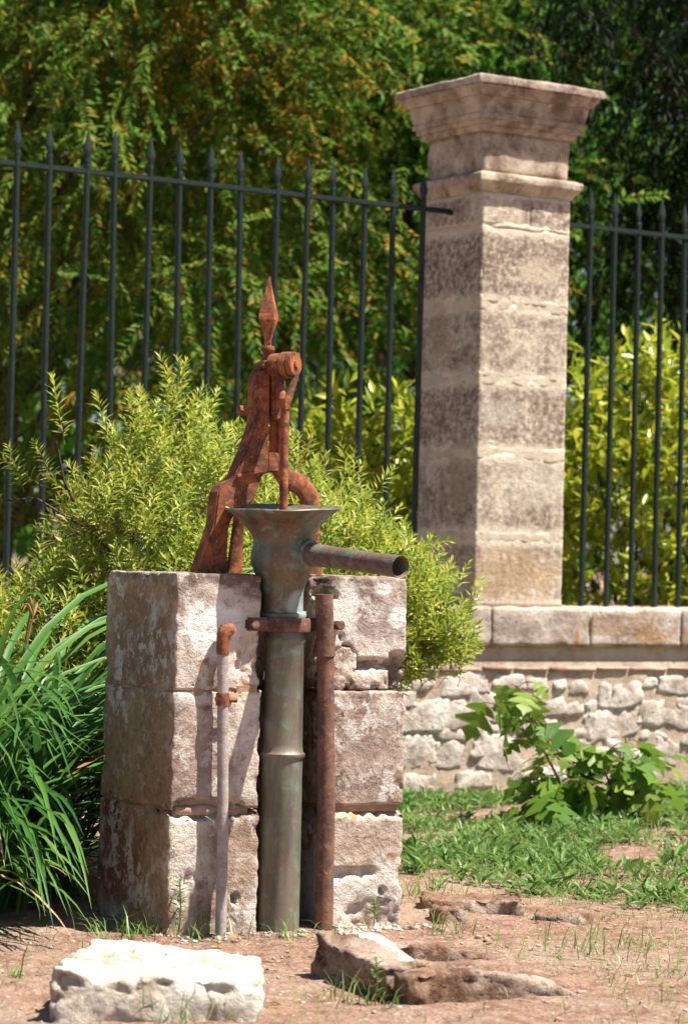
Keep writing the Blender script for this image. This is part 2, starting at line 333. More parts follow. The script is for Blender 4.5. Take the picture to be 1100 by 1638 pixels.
gf = [(j*nx+i, j*nx+i+1, (j+1)*nx+i+1, (j+1)*nx+i) for j in range(len(ys)-1) for i in range(nx-1)]
tag(link('ground', pymesh('ground', gv, gf, True), 'soil'), 'bare reddish earth ground with grit', kind='structure')

# ---------------------------------------------------------------- low wall, coping, rubble (frame of the pillar: x along the wall, y into it)
WO = Vector((.5816, 12.0, 0)); WY = R(33)
wall = thing('low_wall', 'low rubble stone wall with cut coping under the iron fence', 'wall', WO, WY)
mv = []; mf = []; X0, X1 = -3.3, 4.6; nxw = 240; nzw = 22
for j in range(nzw+1):
    for i in range(nxw+1):
        x = X0+(X1-X0)*i/nxw; z = -.05+.655*j/nzw
        mv.append((x, noise.fractal(Vector((x*5, z*5, 1)), .9, 2, 4)*.010-.002, z))
mf = [(j*(nxw+1)+i, j*(nxw+1)+i+1, (j+1)*(nxw+1)+i+1, (j+1)*(nxw+1)+i) for j in range(nzw) for i in range(nxw)]
link('mortar_face', pymesh('mortar_face', mv, mf, True), 'mortar', wall)
MB().box((X0, .03, -.05), (X1, .46, .60)).build('core', 'mortar', wall)
MB().box((X0, .012, .594), (X1, .45, .676)).build('bed_course', 'mortar', wall, bevel=.004)
cuts = [-3.3, -2.72, -2.1, -1.55, -.98, -.44, .085, .643, 1.174, 1.71, 2.3, 2.85, 3.42, 4.0, 4.6]
for i in range(len(cuts)-1):
    stone('coping_stone', (cuts[i]+.0006, -.024+.004*math.sin(i*3), .674), (cuts[i+1]-.0006, .50, .853+.002*math.sin(i*5)), 'coping', wall, cell=.02, rnd=.003, amp=.005, freq=11, chip=.010, band=.02, seed=i+3)
random.seed(5); x = X0
while x < X1-.1:
    w = random.uniform(.14, .3)
    stone('tile', (x+.003, -.014-random.random()*.012, .562+random.uniform(-.004, .004)), (min(x+w, X1)-.003, .10, .586+random.uniform(-.004, .004)), 'tile', wall, cell=.05, rnd=.006, amp=.003, freq=14, chip=.006, seed=random.random()*50)
    x += w
rub = [(-.044, .505, .218, .09), (.21, .515, .156, .06), (.085, .408, .187, .12), (-.18, .375, .27, .12), (.745, .448, .07, .104), (.872, .454, .148, .104), (.782, .322, .30, .13), (1.124, .358, .296, .104), (1.155, .492, .172, .078), (-.292, .222, .172, .13), (-.12, .2, .13, .117), (.16, .202, .19, .14), (1.111, .184, .14, .104), (.594, .482, .094, .059), (.37, .3, .187, .091), (-.269, .499, .109, .052), (.534, .2, .14, .078), (.035, .216, .06, .07), (.363, .505, .109, .052), (.46, .40, .11, .07), (.31, .41, .12, .08), (.941, .14, .172, .104), (.72, .15, .18, .10), (1.3, .25, .156, .065), (.02, .08, .16, .078), (-.28, .08, .15, .078), (.374, .09, .156, .08), (.6, .06, .16, .07), (1.0, .505, .09, .05), (1.04, .255, .13, .05), (.57, .39, .09, .05), (.66, .39, .06, .06), (.48, .50, .07, .05), (.24, .36, .06, .09), (.96, .36, .08, .06), (.02, .30, .10, .05), (-.1, .29, .12, .05), (.26, .12, .08, .09), (.83, .22, .12, .05), (.62, .28, .10, .05), (.48, .12, .07, .06), (.83, .06, .12, .06), (1.22, .42, .08, .05), (.11, .31, .08, .05), (-.36, .44, .1, .06)]
random.seed(11)
for z0, h in ((.49, .10), (.36, .12), (.22, .12), (.08, .11)):
    for rngx in ((X0+.1, -.42), (1.42, X1-.1)):
        x = rngx[0]+random.random()*.1
        while x < rngx[1]:
            w = random.uniform(.1, .26); rub.append((x+w/2, z0+random.uniform(-.02, .02), w, h*random.uniform(.6, .95))); x += w+random.uniform(.02, .07)
for i, (x, z, w, h) in enumerate(rub):
    pr = random.uniform(.008, .016); sk = random.uniform(-.5, .5); tp = random.uniform(.6, 1.0); w *= 1.2; h *= 1.22
    def fn(p, x=x, z=z, sk=sk, tp=tp, w=w): 
        u = (p.x-x)/w; nv = noise.noise_vector(p*8)*.016; return Vector((x+(p.x-x)*(1-(1-tp)*(p.z-z)/h)+nv.x, p.y-min(0, nv.y)*.4, p.z+sk*(p.x-x)*.4 - .5*u*u*(p.z-z)+nv.z))
    stone('rubble_stone', (x-w/2, -pr, z-h/2), (x+w/2, .06, z+h/2), 'rubble', wall, cell=.018 if -.4 < x < 1.4 else .05, rnd=.007, amp=.0045, freq=18, chip=.016, band=.03, facet=.005, seed=i*1.7+1, fn=fn)

# ---------------------------------------------------------------- gate pillar
PB = .853
pil = thing('stone_pillar', 'tall square stone pillar with moulded cap standing on the low wall', 'pillar', (WO.x, WO.y, PB), WY)
PW, PD = .487, .452
MB().box((.0022, .0022, 0), (PW-.0022, PD-.0022, 1.836)).build('mortar_core', 'pale_mortar', pil)
cz = [0, .305, .68, 1.012, 1.345, 1.692]
for i in range(5):
    stone('pillar_block', (0, 0, cz[i]+.0002), (PW, PD, cz[i+1]-.0002), 'pillar', pil, cell=.016, rnd=.0015, amp=.0014, freq=11, chip=.003, band=.010, seed=i*3.3+20)
for a, b in ((0, .262), (.262, PW)):
    stone('pillar_block', (a+.0015*(a > 0), 0, 1.694), (b-.0015*(a == 0), PD, 1.838), 'pillar', pil, cell=.016, rnd=.0015, amp=.0025, chip=.003, band=.01, seed=b*9+3)
stone('neck_block', (.004, .004, 1.925), (PW-.004, PD-.004, 2.112), 'cornice', pil, cell=.02, rnd=.006, amp=.003, chip=.006, seed=4)
def sweep(prof, name, mat, ns=26, amp=.003, seed=0):
    vs = []; fs = []; m = 4*ns
    for p, z in prof:
        x0, x1, y0, y1 = -p, PW+p, -p, PD+p
        for s in range(4):
            for k in range(ns):
                t = k/ns; q = [(x0+(x1-x0)*t, y0), (x1, y0+(y1-y0)*t), (x1-(x1-x0)*t, y1), (x0, y1-(y1-y0)*t)][s]
                w = Vector((q[0], q[1], z)); d = noise.fractal(w*11+Vector((seed, 0, 0)), .9, 2, 4)*amp
                cn = 1-min(t, 1-t)*2; ch = max(0, noise.noise(w*16+Vector((seed, 4, 0))))*.012*max(0, cn-.8)*5
                cx, cy = q[0]-PW/2, q[1]-PD/2; L = math.hypot(cx, cy)
                vs.append((q[0]+cx/L*(d-ch), q[1]+cy/L*(d-ch), z+d*.7))
    n = len(prof)
    for i in range(n-1):
        for k in range(m): fs.append((i*m+k, i*m+(k+1) % m, (i+1)*m+(k+1) % m, (i+1)*m+k))
    vs += [(PW/2, PD/2, prof[0][1]), (PW/2, PD/2, prof[-1][1])]
    for k in range(m): fs.append((len(vs)-2, (k+1) % m, k)); fs.append((len(vs)-1, (n-1)*m+k, (n-1)*m+(k+1) % m))
    me = pymesh(name, vs, fs, True); me.set_sharp_from_angle(angle=R(28)); return link(name, me, mat, pil)
sweep([(0, 1.838), (.012, 1.846), (.020, 1.858), (.032, 1.872), (.040, 1.884), (.042, 1.905), (.038, 1.915), (.012, 1.926)], 'string_moulding', 'cornice', seed=2)
sweep([(0, 2.108), (.016, 2.110), (.020, 2.124), (.020, 2.134), (.034, 2.135), (.036, 2.147), (.036, 2.158), (.049, 2.159), (.051, 2.170), (.049, 2.182)], 'bed_moulding', 'cornice', seed=5)
sweep([(.042, 2.183), (.044, 2.190), (.056, 2.250), (.057, 2.256), (.071, 2.257), (.075, 2.270), (.087, 2.284), (.091, 2.300)], 'cornice_moulding', 'cornice', seed=8)
sweep([(.089, 2.301), (.107, 2.302), (.109, 2.317), (.107, 2.331), (.100, 2.337), (.06, 2.347), (.0, 2.355)], 'cap_slab', 'coping', seed=9, amp=.006)
for i, z in enumerate(cz[1:]):
    hh = (.020, .024, .022, .026, .010)[i]
    def mfn(p, z=z): return Vector((p.x, p.y, p.z+noise.noise(p*9)*.010+noise.noise(p*28)*.005))
    stone('mortar_band', (-.0003, -.0003, z-hh*1.25), (PW+.0003, PD+.0003, z+hh*1.25), 'pale_mortar', pil, cell=.012, rnd=.002, amp=.0009, freq=16, chip=.002, band=.01, seed=70+i, fn=mfn)

# ---------------------------------------------------------------- iron fences
bar_me = None
def make_fence(name, label, xs_, r0, r1, seed):
    global bar_me, tip_me
    f = thing(name, label, 'fence', (WO.x - math.sin(WY)*.237, WO.y + math.cos(WY)*.237, PB), WY)
    rail = MB().box((r0, -.013, 1.757), (r1, .013, 1.779))
    if name == 'iron_fence' and r1 < .3: rail.tube([(r1-.02, 0, 1.768), (r1+.012, -.004, 1.762)], [.016, .012], 8)
    rail.build('rail', 'iron', f, bevel=.003)
    if bar_me is None:
        b = MB().tube([(0, 0, -.03), (0, 0, .9), (0, 0, 1.825)], .0135, 10).build('bar', 'iron', f, auto=50); bar_me = b.data
        t = MB(); pr = [(.008, 1.800), (.0145, 1.806), (.0145, 1.816), (.009, 1.822), (.017, 1.843), (.021, 1.858), (.0175, 1.876), (.010, 1.905), (.005, 1.928), (.001, 1.945)]
        vs = []; fs = []
        for r, z in pr:
            for k in range(8):
                th = math.pi/4*k; sq = 1 if z < 1.82 else .42; vs.append((r*math.cos(th), r*math.sin(th)*sq, z))
        for i in range(len(pr)-1):
            for k in range(8): fs.append((i*8+k, i*8+(k+1) % 8, (i+1)*8+(k+1) % 8, (i+1)*8+k))
        to = t.add(vs, fs).build('spear_tip', 'iron', b, auto=45); tip_me = to.data; first = (b, to)
    else: first = None
    rr = random.Random(seed)
    for i, x in enumerate(xs_):
        if first and i == 0: b, t_ = first
        else: b = link('bar', bar_me, None, f); t_ = link('spear_tip', tip_me, None, b)
        b.location = (x, 0, rr.uniform(-.012, .006)); b.rotation_euler = (rr.uniform(-.004, .004), rr.uniform(-.009, .009), rr.uniform(-.3, .3))
lx = [-.168-.1537*i for i in range(20)]
make_fence('iron_fence', 'dark green iron railing with spear tips ending in the shaded side of the pillar', lx, -3.25, -.004, 1)
rx = [.785+.1455*i for i in range(25)]
make_fence('iron_fence', 'dark green iron railing running off from the sunlit side of the pillar', [.64]+rx, PW+.004, 4.5, 2)

# ---------------------------------------------------------------- stone pump block (frame: x along its front, y into it)
BO = Vector((-.454, 7.4295, 0)); BY = R(28)
bx_, by_ = Vector((math.cos(BY), math.sin(BY), 0)), Vector((-math.sin(BY), math.cos(BY), 0))
def bw(x, y, z=0): return BO + bx_*x + by_*y + Vector((0, 0, z))
blk = thing('stone_plinth', 'weathered square stone plinth of stacked cut blocks with a channel for the pump', 'plinth', BO, BY)
def dents(lst):
    def fn(p):
        q = p.copy()
        for (cx, cy, cz_), (rx_, ry, rz), dep in lst:
            d = ((p.x-cx)/rx_)**2+((p.y-cy)/ry)**2+((p.z-cz_)/rz)**2 + noise.noise(p*22)*.9 + noise.noise(p*55)*.5
            if d < 1:
                k = min(1, (1-d)*2.2); q.y += dep*k + noise.noise(p*45)*.012*k; q.z += noise.noise(p*30+Vector((3, 3, 3)))*.008*k
        return q
    return fn
def taper(p):     # top edges of the lower right block slope back
    return p
Bk = dict(cell=.0095, rnd=.0045, amp=.0026, freq=13, chip=.010, band=.022)
CL, CR, CDp, BWd, BDp = .268, .472, .145, .722, .49
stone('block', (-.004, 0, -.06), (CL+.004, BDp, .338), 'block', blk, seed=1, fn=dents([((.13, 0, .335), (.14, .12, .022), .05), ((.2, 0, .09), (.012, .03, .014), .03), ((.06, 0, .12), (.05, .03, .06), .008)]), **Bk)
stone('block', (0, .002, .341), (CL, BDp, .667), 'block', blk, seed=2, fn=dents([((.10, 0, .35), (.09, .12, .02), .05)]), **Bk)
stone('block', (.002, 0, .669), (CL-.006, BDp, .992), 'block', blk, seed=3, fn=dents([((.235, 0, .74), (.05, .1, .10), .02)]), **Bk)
stone('block', (CR, -.012, -.06), (BWd, BDp, .334), 'block', blk, seed=4, fn=dents([((.62, -.01, .345), (.2, .1, .03), .05), ((.56, -.012, .155), (.085, .05, .014), .022), ((.66, -.012, .10), (.012, .03, .012), .03), ((.62, -.012, .03), (.09, .05, .05), .012)]), **Bk)
stone('block', (CR, -.006, .344), (BWd+.003, BDp, .668), 'block', blk, seed=5, **Bk)
stone('block', (CR-.03, .004, .674), (BWd+.006, BDp, .992), 'block', blk, seed=6, fn=dents([((.62, 0, .695), (.14, .14, .055), .055), ((.50, 0, .72), (.07, .1, .09), .045), ((.70, 0, .735), (.03, .2, .045), .06), ((.44, 0, .97), (.06, .1, .05), .06)]), **Bk)
for i, (a, b) in enumerate(((-.06, .335), (.343, .664), (.672, .988))):
    stone('channel_block', (CL-.006, CDp, a), (CR+.004, BDp-.01, b), 'block', blk, cell=.025, rnd=.01, amp=.005, seed=8+i)
MB().box((.02, .03, -.05), (CL-.02, BDp-.02, .98)).box((CR+.02, .08, -.05), (BWd-.02, BDp-.02, .97)).build('mortar_fill', 'mortar', blk)
MB().box((.0045, .0045, .655), (CL-.012, BDp-.006, .682)).build('mortar_joint', 'joint', blk)
MB().box((.0045, .045, .325), (CL-.012, BDp-.006, .356)).build('mortar_joint', 'joint', blk)
MB().box((CR+.006, .012, .325), (BWd-.006, BDp-.006, .356)).build('mortar_joint', 'joint', blk)
MB().box((CR+.006, .05, .655), (BWd-.006, BDp-.006, .685)).build('mortar_joint', 'joint', blk)
for i, (x, z, w, h) in enumerate(((.525, .735, .085, .11), (.615, .70, .13, .06), (.50, .69, .07, .04))):
    stone('filler_stone', (x-w/2, .006+.004*(i % 2), z-h/2), (x+w/2, .09, z+h/2), 'block', blk, cell=.006, rnd=.005, amp=.003, freq=24, chip=.012, facet=.003, seed=30+i)
stone('filler_stone', (.02, .012, .325), (.20, .1, .352), 'tile', blk, cell=.012, rnd=.008, amp=.006, seed=41)

# ---------------------------------------------------------------- the hand pump
PX, PY = .338, .03
pb = (PX, .15, .992)
pump = thing('hand_pump', 'old hand water pump with rusty iron stand, bronze hopper and spout', 'water pump', bw(*pb), BY)
def pp(mb, name, mat, parent=None, **k): 
    o = mb.build(name, mat, parent or pump, off=pb, **k); return o
zt = .992
leftleg = [(.118, zt-.002), (.150, 1.075), (.168, 1.134), (.177, 1.221), (.190, 1.243), (.226, 1.262), (.262, 1.345), (.283, 1.402), (.290, 1.445), (.288, 1.55), (.296, 1.568), (.312, 1.576), (.330, 1.576), (.333, 1.282), (.314, 1.272), (.302, 1.235), (.289, 1.198), (.262, 1.180), (.238, 1.168), (.220, 1.143), (.212, 1.118), (.210, 1.05), (.216, zt-.002)]
st = pp(MB().prism(leftleg, .118, .180), 'stand', 'rust', bevel=.004)
pp(MB().prism([(.232, 1.262), (.318, 1.282), (.318, 1.290), (.228, 1.270)], .108, .116), 'web_edge', 'rust', st, bevel=.001)
path = [(.372, .15, 1.47), (.374, .15, 1.30), (.40, .15, 1.27), (.452, .15, 1.250), (.484, .155, 1.215), (.496, .165, 1.16), (.502, .18, 1.08), (.515, .19, zt)]
pp(MB().tube(path, [.016, .018, .020, .021, .021, .021, .021, .026], 10, flat=(1.5, .55)), 'leg', 'rust', auto=50)
pp(MB().tube([(.335, .17, 1.30), (.33, .22, 1.27), (.325, .27, 1.20), (.322, .292, 1.10), (.320, .30, zt)], [.018, .018, .017, .016, .022], 10, flat=(1.3, .6)), 'leg', 'rust', auto=50)
pp(MB().prism([(.366, 1.29), (.380, 1.29), (.380, 1.50), (.374, 1.53), (.366, 1.53)], .125, .172), 'fork_plate', 'rust', bevel=.003)
pp(MB().box((.331, .122, 1.282), (.369, .176, 1.338)), 'cross_block', 'rust', bevel=.004)
pp(MB().prism([(.334, 1.575), (.352, 1.585), (.376, 1.545), (.372, 1.44), (.350, 1.425), (.341, 1.44), (.338, 1.52)], .105, .150), 'lever', 'rust', bevel=.006)
pp(MB().tube([(.248, .148, 1.454), (.272, .148, 1.454)], .0165, 6).tube([(.270, .148, 1.454), (.395, .148, 1.458)], .0085, 10), 'pivot_bolt', 'rust', auto=40)
# hinge barrel above the rod
ax = Vector((.55, -.83, .04)).normalized(); hc = Vector((.356, .072, 1.586))
hb = MB()
for a, b, r in ((-.045, -.012, .033), (-.012, -.009, .029), (-.009, .012, .036), (.012, .015, .030), (.015, .032, .035)):
    hb.tube([hc+ax*a, hc+ax*b], r, 24)
hinge = pp(hb, 'hinge_barrel', 'rust', auto=35, bevel=.002)
pp(MB().tube([hc-ax*.05, hc+ax*.037], .011, 8), 'hinge_pin', 'rust', hinge, auto=40)
pp(MB().prism([(.300, 1.575), (.395, 1.572), (.392, 1.600), (.352, 1.604), (.300, 1.592)], .10, .165), 'top_bracket', 'rust', bevel=.005)
rod = pp(MB().tube([(.338, .036, 1.478), (.3385, .034, 1.30), (.339, .03, 1.12)], [.0125, .0125, .012], 12), 'piston_rod', 'rust', auto=50)
e1 = Vector((.338, .036, 1.47))
for sgn, name in ((1, 'fork_arm'), (-1, 'fork_arm')):
    s0 = hc + ax*(.022 if sgn > 0 else -.03) + Vector((.012, 0, -.012))
    pp(MB().tube([s0, s0*.55+e1*.45+Vector((.006*sgn, 0, 0)), e1+Vector((.004*sgn, 0, 0))], [.012, .010, .012], 8, flat=(1, .7)), name, 'rust', auto=50)
pp(MB().tube([(.338, .036, 1.455), (.338, .036, 1.487)], .0165, 6), 'rod_nut', 'rust', rod, bevel=.002)
# spear finial
fx, fy = .336, .15
fin = MB(); pr = [(.0125, 1.640), (.013, 1.660), (.026, 1.698), (.0335, 1.716), (.033, 1.728), (.020, 1.775), (.009, 1.815), (.0015, 1.842)]
vs = []; fs = []
for r, z in pr:
    for k in range(4): vs.append((fx+r*math.cos(math.pi/2*k+.18)*1.03, fy+r*math.sin(math.pi/2*k+.18)*.75, z))
for i in range(len(pr)-1):
    for k in range(4): fs.append((i*4+k, i*4+(k+1) % 4, (i+1)*4+(k+1) % 4, (i+1)*4+k))
fs.append((0, 1, 2, 3)); fs.append((28, 29, 30, 31))
fino = pp(fin.add(vs, fs), 'spear_finial', 'rust', bevel=.0012)
pp(MB().lathe((fx, fy, 0), [(0, 1.642), (.017, 1.642), (.020, 1.636), (.020, 1.630), (.015, 1.625), (.013, 1.606), (.014, 1.60), (.023, 1.598), (.024, 1.584), (.018, 1.578), (.016, 1.565), (0, 1.565)], 20), 'collar', 'rust', fino, auto=40)
# bronze hopper
tl = Matrix.Rotation(R(-2.2), 3, 'Y') @ Matrix.Rotation(R(3.0), 3, 'X')
def dent(p, th, r, z):
    n = noise.noise(Vector((math.cos(th)*1.6, math.sin(th)*1.6, z*9)))
    k = max(0, min(1, (z+.10)/.1)); rr = 1 + n*.045*k
    return Vector((p.x*rr, p.y*rr, z + (noise.noise(Vector((math.cos(th)*1.3, math.sin(th)*1.3, 5)))*.007 if r > .12 else 0)))
hz = 1.175
def q(lst): return [(r, z-hz) for r, z in lst]
outer = q([(.072, .872), (.074, .880), (.072, .887), (.060, .889), (.0595, .905), (.059, .940), (.063, .958), (.074, .985), (.084, 1.008), (.090, 1.030), (.091, 1.052), (.086, 1.068), (.083, 1.085), (.088, 1.102), (.101, 1.122), (.122, 1.146), (.146, 1.166), (.162, 1.1765), (.165, 1.180), (.163, 1.1835), (.158, 1.181), (.140, 1.168), (.118, 1.150), (.098, 1.126), (.084, 1.10), (.078, 1.08), (.03, 1.06), (0.001, 1.058)])
hop = pp(MB().lathe((PX, PY, hz), outer, 48, tl, dent), 'hopper', 'brass', auto=40)
# spout: hollow tube with a seam
s0 = Vector((.385, -.040, 1.052)); s1 = s0 + Vector((.085, -.375, -.030))
d = (s1-s0)
inner = [s0+d*t for t in (0, .25, .5, .52, .54, .8, 1.0)]
sp = MB().tube(inner, [.033, .0305, .0298, .0315, .0298, .0298, .0305], 24, cap=False)
sp.tube([s1, s1-d*.02, s0+d*.3], [.0305, .0262, .026], 24, cap=False)
sp.tube([s0+d*.31, s0+d*.30], [.026, .026], 24)
spo = pp(sp, 'spout', 'copper', auto=40)
pp(MB().tube([s0-d*.10, s0+d*.015, s0+d*.03], [.043, .040, .033], 24), 'spout_socket', 'brass', hop, auto=40)
# barrel below
bar = pp(MB().lathe((.353, PY, 0), [(.0, .0), (.058, .0), (.0575, .47), (.059, .478), (.064, .484), (.064, .492), (.058, .498), (.056, .52), (.0555, .80), (.059, .806), (.0595, .812), (.056, .818), (.056, .874), (0, .876)], 36), 'barrel', 'brass', auto=40)
cl = pp(MB().lathe((.351, PY, 0), [(.056, .832), (.073, .834), (.075, .842), (.075, .866), (.072, .872), (.056, .872)], 32), 'clamp_ring', 'rust_pipe', auto=40)
pp(MB().box((.213, -.010, .835), (.285, .020, .872)), 'clamp_lug', 'rust_pipe', cl, bevel=.006)
pp(MB().box((.418, .012, .835), (.535, .040, .872)), 'clamp_lug', 'rust_pipe', cl, bevel=.006)
for x in (.232, .500):
    pp(MB().tube([(x, -.028, .853), (x, .03, .853)], .014, 6), 'bolt', 'rust_pipe', cl, bevel=.002)

# standing pipes
p1 = thing('thin_pipe', 'thin grey standing pipe with a rusty bent top against the plinth', 'pipe', bw(.143, -.034, 0), BY)
MB().tube([(.002, 0, -.03), (0, .0, .3), (-.006, .002, .55), (-.012, .002, .795)], .0155, 16).build('pipe', 'grey_pipe', p1, auto=50)
MB().tube([(-.012, .002, .77), (-.012, .002, .805), (-.010, .002, .822), (-.003, .002, .836), (.008, .003, .838), (.016, .004, .830)], [.0175, .0185, .0205, .0215, .0195, .014], 16).build('elbow', 'rust', p1, auto=50)
MB().tube([(-.03, .002, .648), (.034, .002, .644)], .007, 8).tube([(-.0095, .002, .63), (-.0095, .002, .664)], .0185, 14).tube([(.03, .0, .644), (.034, .046, .644)], .006, 8).build('bracket', 'rust', p1, auto=40)
p2 = thing('rusty_pipe', 'thick rusty open pipe standing upright beside the pump barrel', 'pipe', bw(.466, -.024, 0), BY)
pa = [(.002, .0, -.03), (.001, 0, .35), (-.008, 0, .62), (-.014, 0, .80), (-.022, 0, .94)]
MB().tube(pa, [.026, .0255, .0245, .0245, .026], 20, cap=False).tube([(-.022, 0, .94), (-.0219, 0, .937), (-.018, 0, .82)], [.026, .020, .0195], 20, cap=False).tube([(-.0181, 0, .825), (-.018, 0, .82)], .0195, 20).build('pipe', 'rust_pipe', p2, auto=50)
MB().tube([(-.0125, 0, .765), (-.0145, 0, .815)], [.0285, .0285], 20).build('coupling', 'rust_pipe', p2, bevel=.002, auto=50)

# ---------------------------------------------------------------- loose stones
ws = thing('white_stone', 'large bleached white rock slab lying on the bare earth before the plinth', 'rock', (-.385, 6.25, 0), R(-6))
def wsf(p):
    u = p.x/.23; v = p.y/.25
    q = p.copy(); q.y *= 1-.22*u; q.x += -.02*v; q.z += -.012*u - .006*v + noise.fractal(p*5+Vector((2, 8, 1)), .9, 2, 3)*.016
    return q
stone('rock', (-.228, -.235, -.04), (.222, .265, .105), 'white_stone', ws, cell=.0085, rnd=.016, amp=.008, freq=11, chip=.03, band=.04, facet=.008, seed=51, fn=wsf)
bs = thing('stone_basin', 'broken rust-stained stone basin half sunk in the earth below the spout', 'basin', (.175, 6.37, 0), R(27))
def sink(p): q = p.copy(); q.z -= .085*max(0, (p.x-.16)/.36)**2; q.y += .015*math.sin(p.x*9); return q
Bs = dict(cell=.0105, freq=12, chip=.022, band=.035)
stone('rim_stone', (.0, .0, -.08), (.50, .085, .066), 'basin', bs, rnd=.008, amp=.005, facet=.009, seed=61, fn=sink, **Bs)
def lump(p): q = p.copy(); q.z += .03*max(0, p.y-.2)/.3 + noise.noise(p*14)*.012; return q
stone('rim_stone', (-.012, .090, -.08), (.105, .48, .074), 'basin', bs, rnd=.008, amp=.006, facet=.010, seed=62, fn=lump, **Bs)
def sink2(p): q = p.copy(); q.z -= .06*max(0, (p.x-.25)/.3)**2 + noise.noise(p*12)*.01; return q
stone('rim_stone', (.20, .50, -.08), (.60, .60, .060), 'basin', bs, rnd=.01, amp=.006, facet=.010, seed=63, fn=sink2, **Bs)
def tiltf(p): q = p.copy(); q.z += (p.y-.40)*.25; return q
stone('flat_stone', (.108, .30, -.02), (.20, .52, .066), 'white_stone', bs, cell=.013, rnd=.006, amp=.004, seed=64, fn=tiltf)
v, f = rough_box((.07, .06, -.05), (.55, .50, .018), cell=.02, rnd=.02, amp=.012, freq=12, seed=66)
link('soil', pymesh('soil', v, f, True), 'soil', bs)
for lab, loc, rz, dim, sd_ in (('low mossy stone edge half buried behind the broken basin', (.40, 8.02, 0), R(-12), (.30, .11, .055), 71),
                               ('small rounded brown stone beside the corner of the plinth', (.33, 7.86, 0), R(30), (.10, .08, .05), 72),
                               ('flat rust brown stone at the end of the low buried edge', (.66, 7.88, 0), R(-25), (.16, .09, .035), 73)):
    t = thing('buried_stone', lab, 'rock', loc, rz)
    stone('rock', (-dim[0]/2, -dim[1]/2, -.04), (dim[0]/2, dim[1]/2, dim[2]), 'basin', t, cell=.014, rnd=.012, amp=.008, freq=14, chip=.02, band=.03, facet=.010, seed=sd_)

# pebbles
def icos():
    t = (1+5**.5)/2; v = nrm(np.array([(-1, t, 0), (1, t, 0), (-1, -t, 0), (1, -t, 0), (0, -1, t), (0, 1, t), (0, -1, -t), (0, 1, -t), (t, 0, -1), (t, 0, 1), (-t, 0, -1), (-t, 0, 1)], float))
    f = np.array([(0, 11, 5), (0, 5, 1), (0, 1, 7), (0, 7, 10), (0, 10, 11), (1, 5, 9), (5, 11, 4), (11, 10, 2), (10, 7, 6), (7, 1, 8), (3, 9, 4), (3, 4, 2), (3, 2, 6), (3, 6, 8), (3, 8, 9), (4, 9, 5), (2, 4, 11), (6, 2, 10), (8, 6, 7), (9, 8, 1)])
    return v, f
def scatter_pebbles(n, name, mat, box, smin, smax, label, dens=None):
    V0, F0 = icos(); VV = []; FF = []; c = 0
    while c < n:
        x = rng.uniform(box[0], box[1]); y = rng.uniform(box[2], box[3])
        if dens and rng.random() > dens(x, y): continue
        s = smin*(smax/smin)**(rng.random()**2.2); sc3 = s*rng.uniform(.6, 1.3, 3)*np.array([1, 1, .65])
        VV.append(V0*sc3*rng.uniform(.8, 1.2, (12, 1)) + [x, y, gz(x, y)+s*.2]); FF.append(F0+12*c); c += 1
    o = link(name, npmesh(name, np.concatenate(VV), np.concatenate(FF)), mat); return tag(o, label, 'gravel', kind='stuff')
scatter_pebbles(2800, 'gravel', 'basin_grit', (-1.3, 1.8, 5.7, 9.6), .002, .009, 'small pale grit and pebbles strewn over the earth')
def atfoot(x, y):
    p = Vector((x, y, 0))-BO; a, b = p.dot(bx_), p.dot(by_); return 1 if -.05 < a < .8 and -.14 < b < -.02 else 0
scatter_pebbles(420, 'rubble_grit', 'block', (-.6, .5, 7.2, 7.9), .003, .013, 'broken stone chips along the foot of the plinth', atfoot)

# ---------------------------------------------------------------- plants
def bent(P0, D0, L, droop, n=7):
    pts = []; p = Vector(P0); d = Vector(D0).normalized()
    for i in range(n): pts.append(p.copy()); p = p + d*(L/(n-1)); d = (d + Vector((0, 0, -droop/(n-1)))).normalized()
    return pts
def strap_mesh(name, L, Wd, up, droop, twist, seed):
    pts = bent((0, 0, 0), (1, 0, up), L, droop, 10); vs = []; fs = []; n = len(pts)
    for i, p in enumerate(pts):
        t = i/(n-1); w = Wd*(.55+.75*math.sin(min(1, t*1.25+.15)*math.pi*.5))*(1-t**3.2)*.75
        tg = (pts[min(i+1, n-1)]-pts[max(i-1, 0)]).normalized(); s = Vector((0, 1, 0)); s = Matrix.Rotation(twist*t, 3, tg) @ s; u = s.cross(tg)
        vs += [p+s*w/2-u*w*.22, p, p-s*w/2-u*w*.22]
    for i in range(n-1):
        a = i*3; fs += [(a, a+1, a+4, a+3), (a+1, a+2, a+5, a+4)]
    return pymesh(name, vs, fs, True, 'lily')
straps = [strap_mesh('leaf', L*1.22, w*.85, up*1.05, dr, tw, i) for i, (L, w, up, dr, tw) in enumerate([(1.05, .024, 2.6, 2.3, .3), (1.15, .027, 2.0, 2.0, -.4), (.85, .023, 1.4, 1.8, .5), (1.1, .026, 3.4, 2.5, .2), (.72, .023, .9, 1.5, -.3), (1.2, .027, 2.9, 2.2, .6), (.62, .022, 1.1, 1.6, 0), (.95, .024, 1.8, 2.4, .3)])]
dry = []
for k in (2, 4, 6):
    d_ = straps[k].copy(); d_.materials.clear(); d_.materials.append(M['dead']); dry.append(d_)
random.seed(21)
lilies = [((-1.04, 7.86), 110, 'strap-leaved lily clump sweeping towards the shaded side of the plinth'), ((-1.20, 7.98), 90, 'strap-leaved lily clump outermost in the lily bed'), ((-.90, 8.28), 96, 'strap-leaved lily clump tucked behind the plinth corner'), ((-1.16, 7.66), 84, 'strap-leaved lily clump out at the edge of the bare earth'), ((-1.05, 8.12), 110, 'strap-leaved lily clump in the middle of the lily bed'), ((-1.12, 8.42), 60, 'strap-leaved lily clump growing into the feathery shrub')]
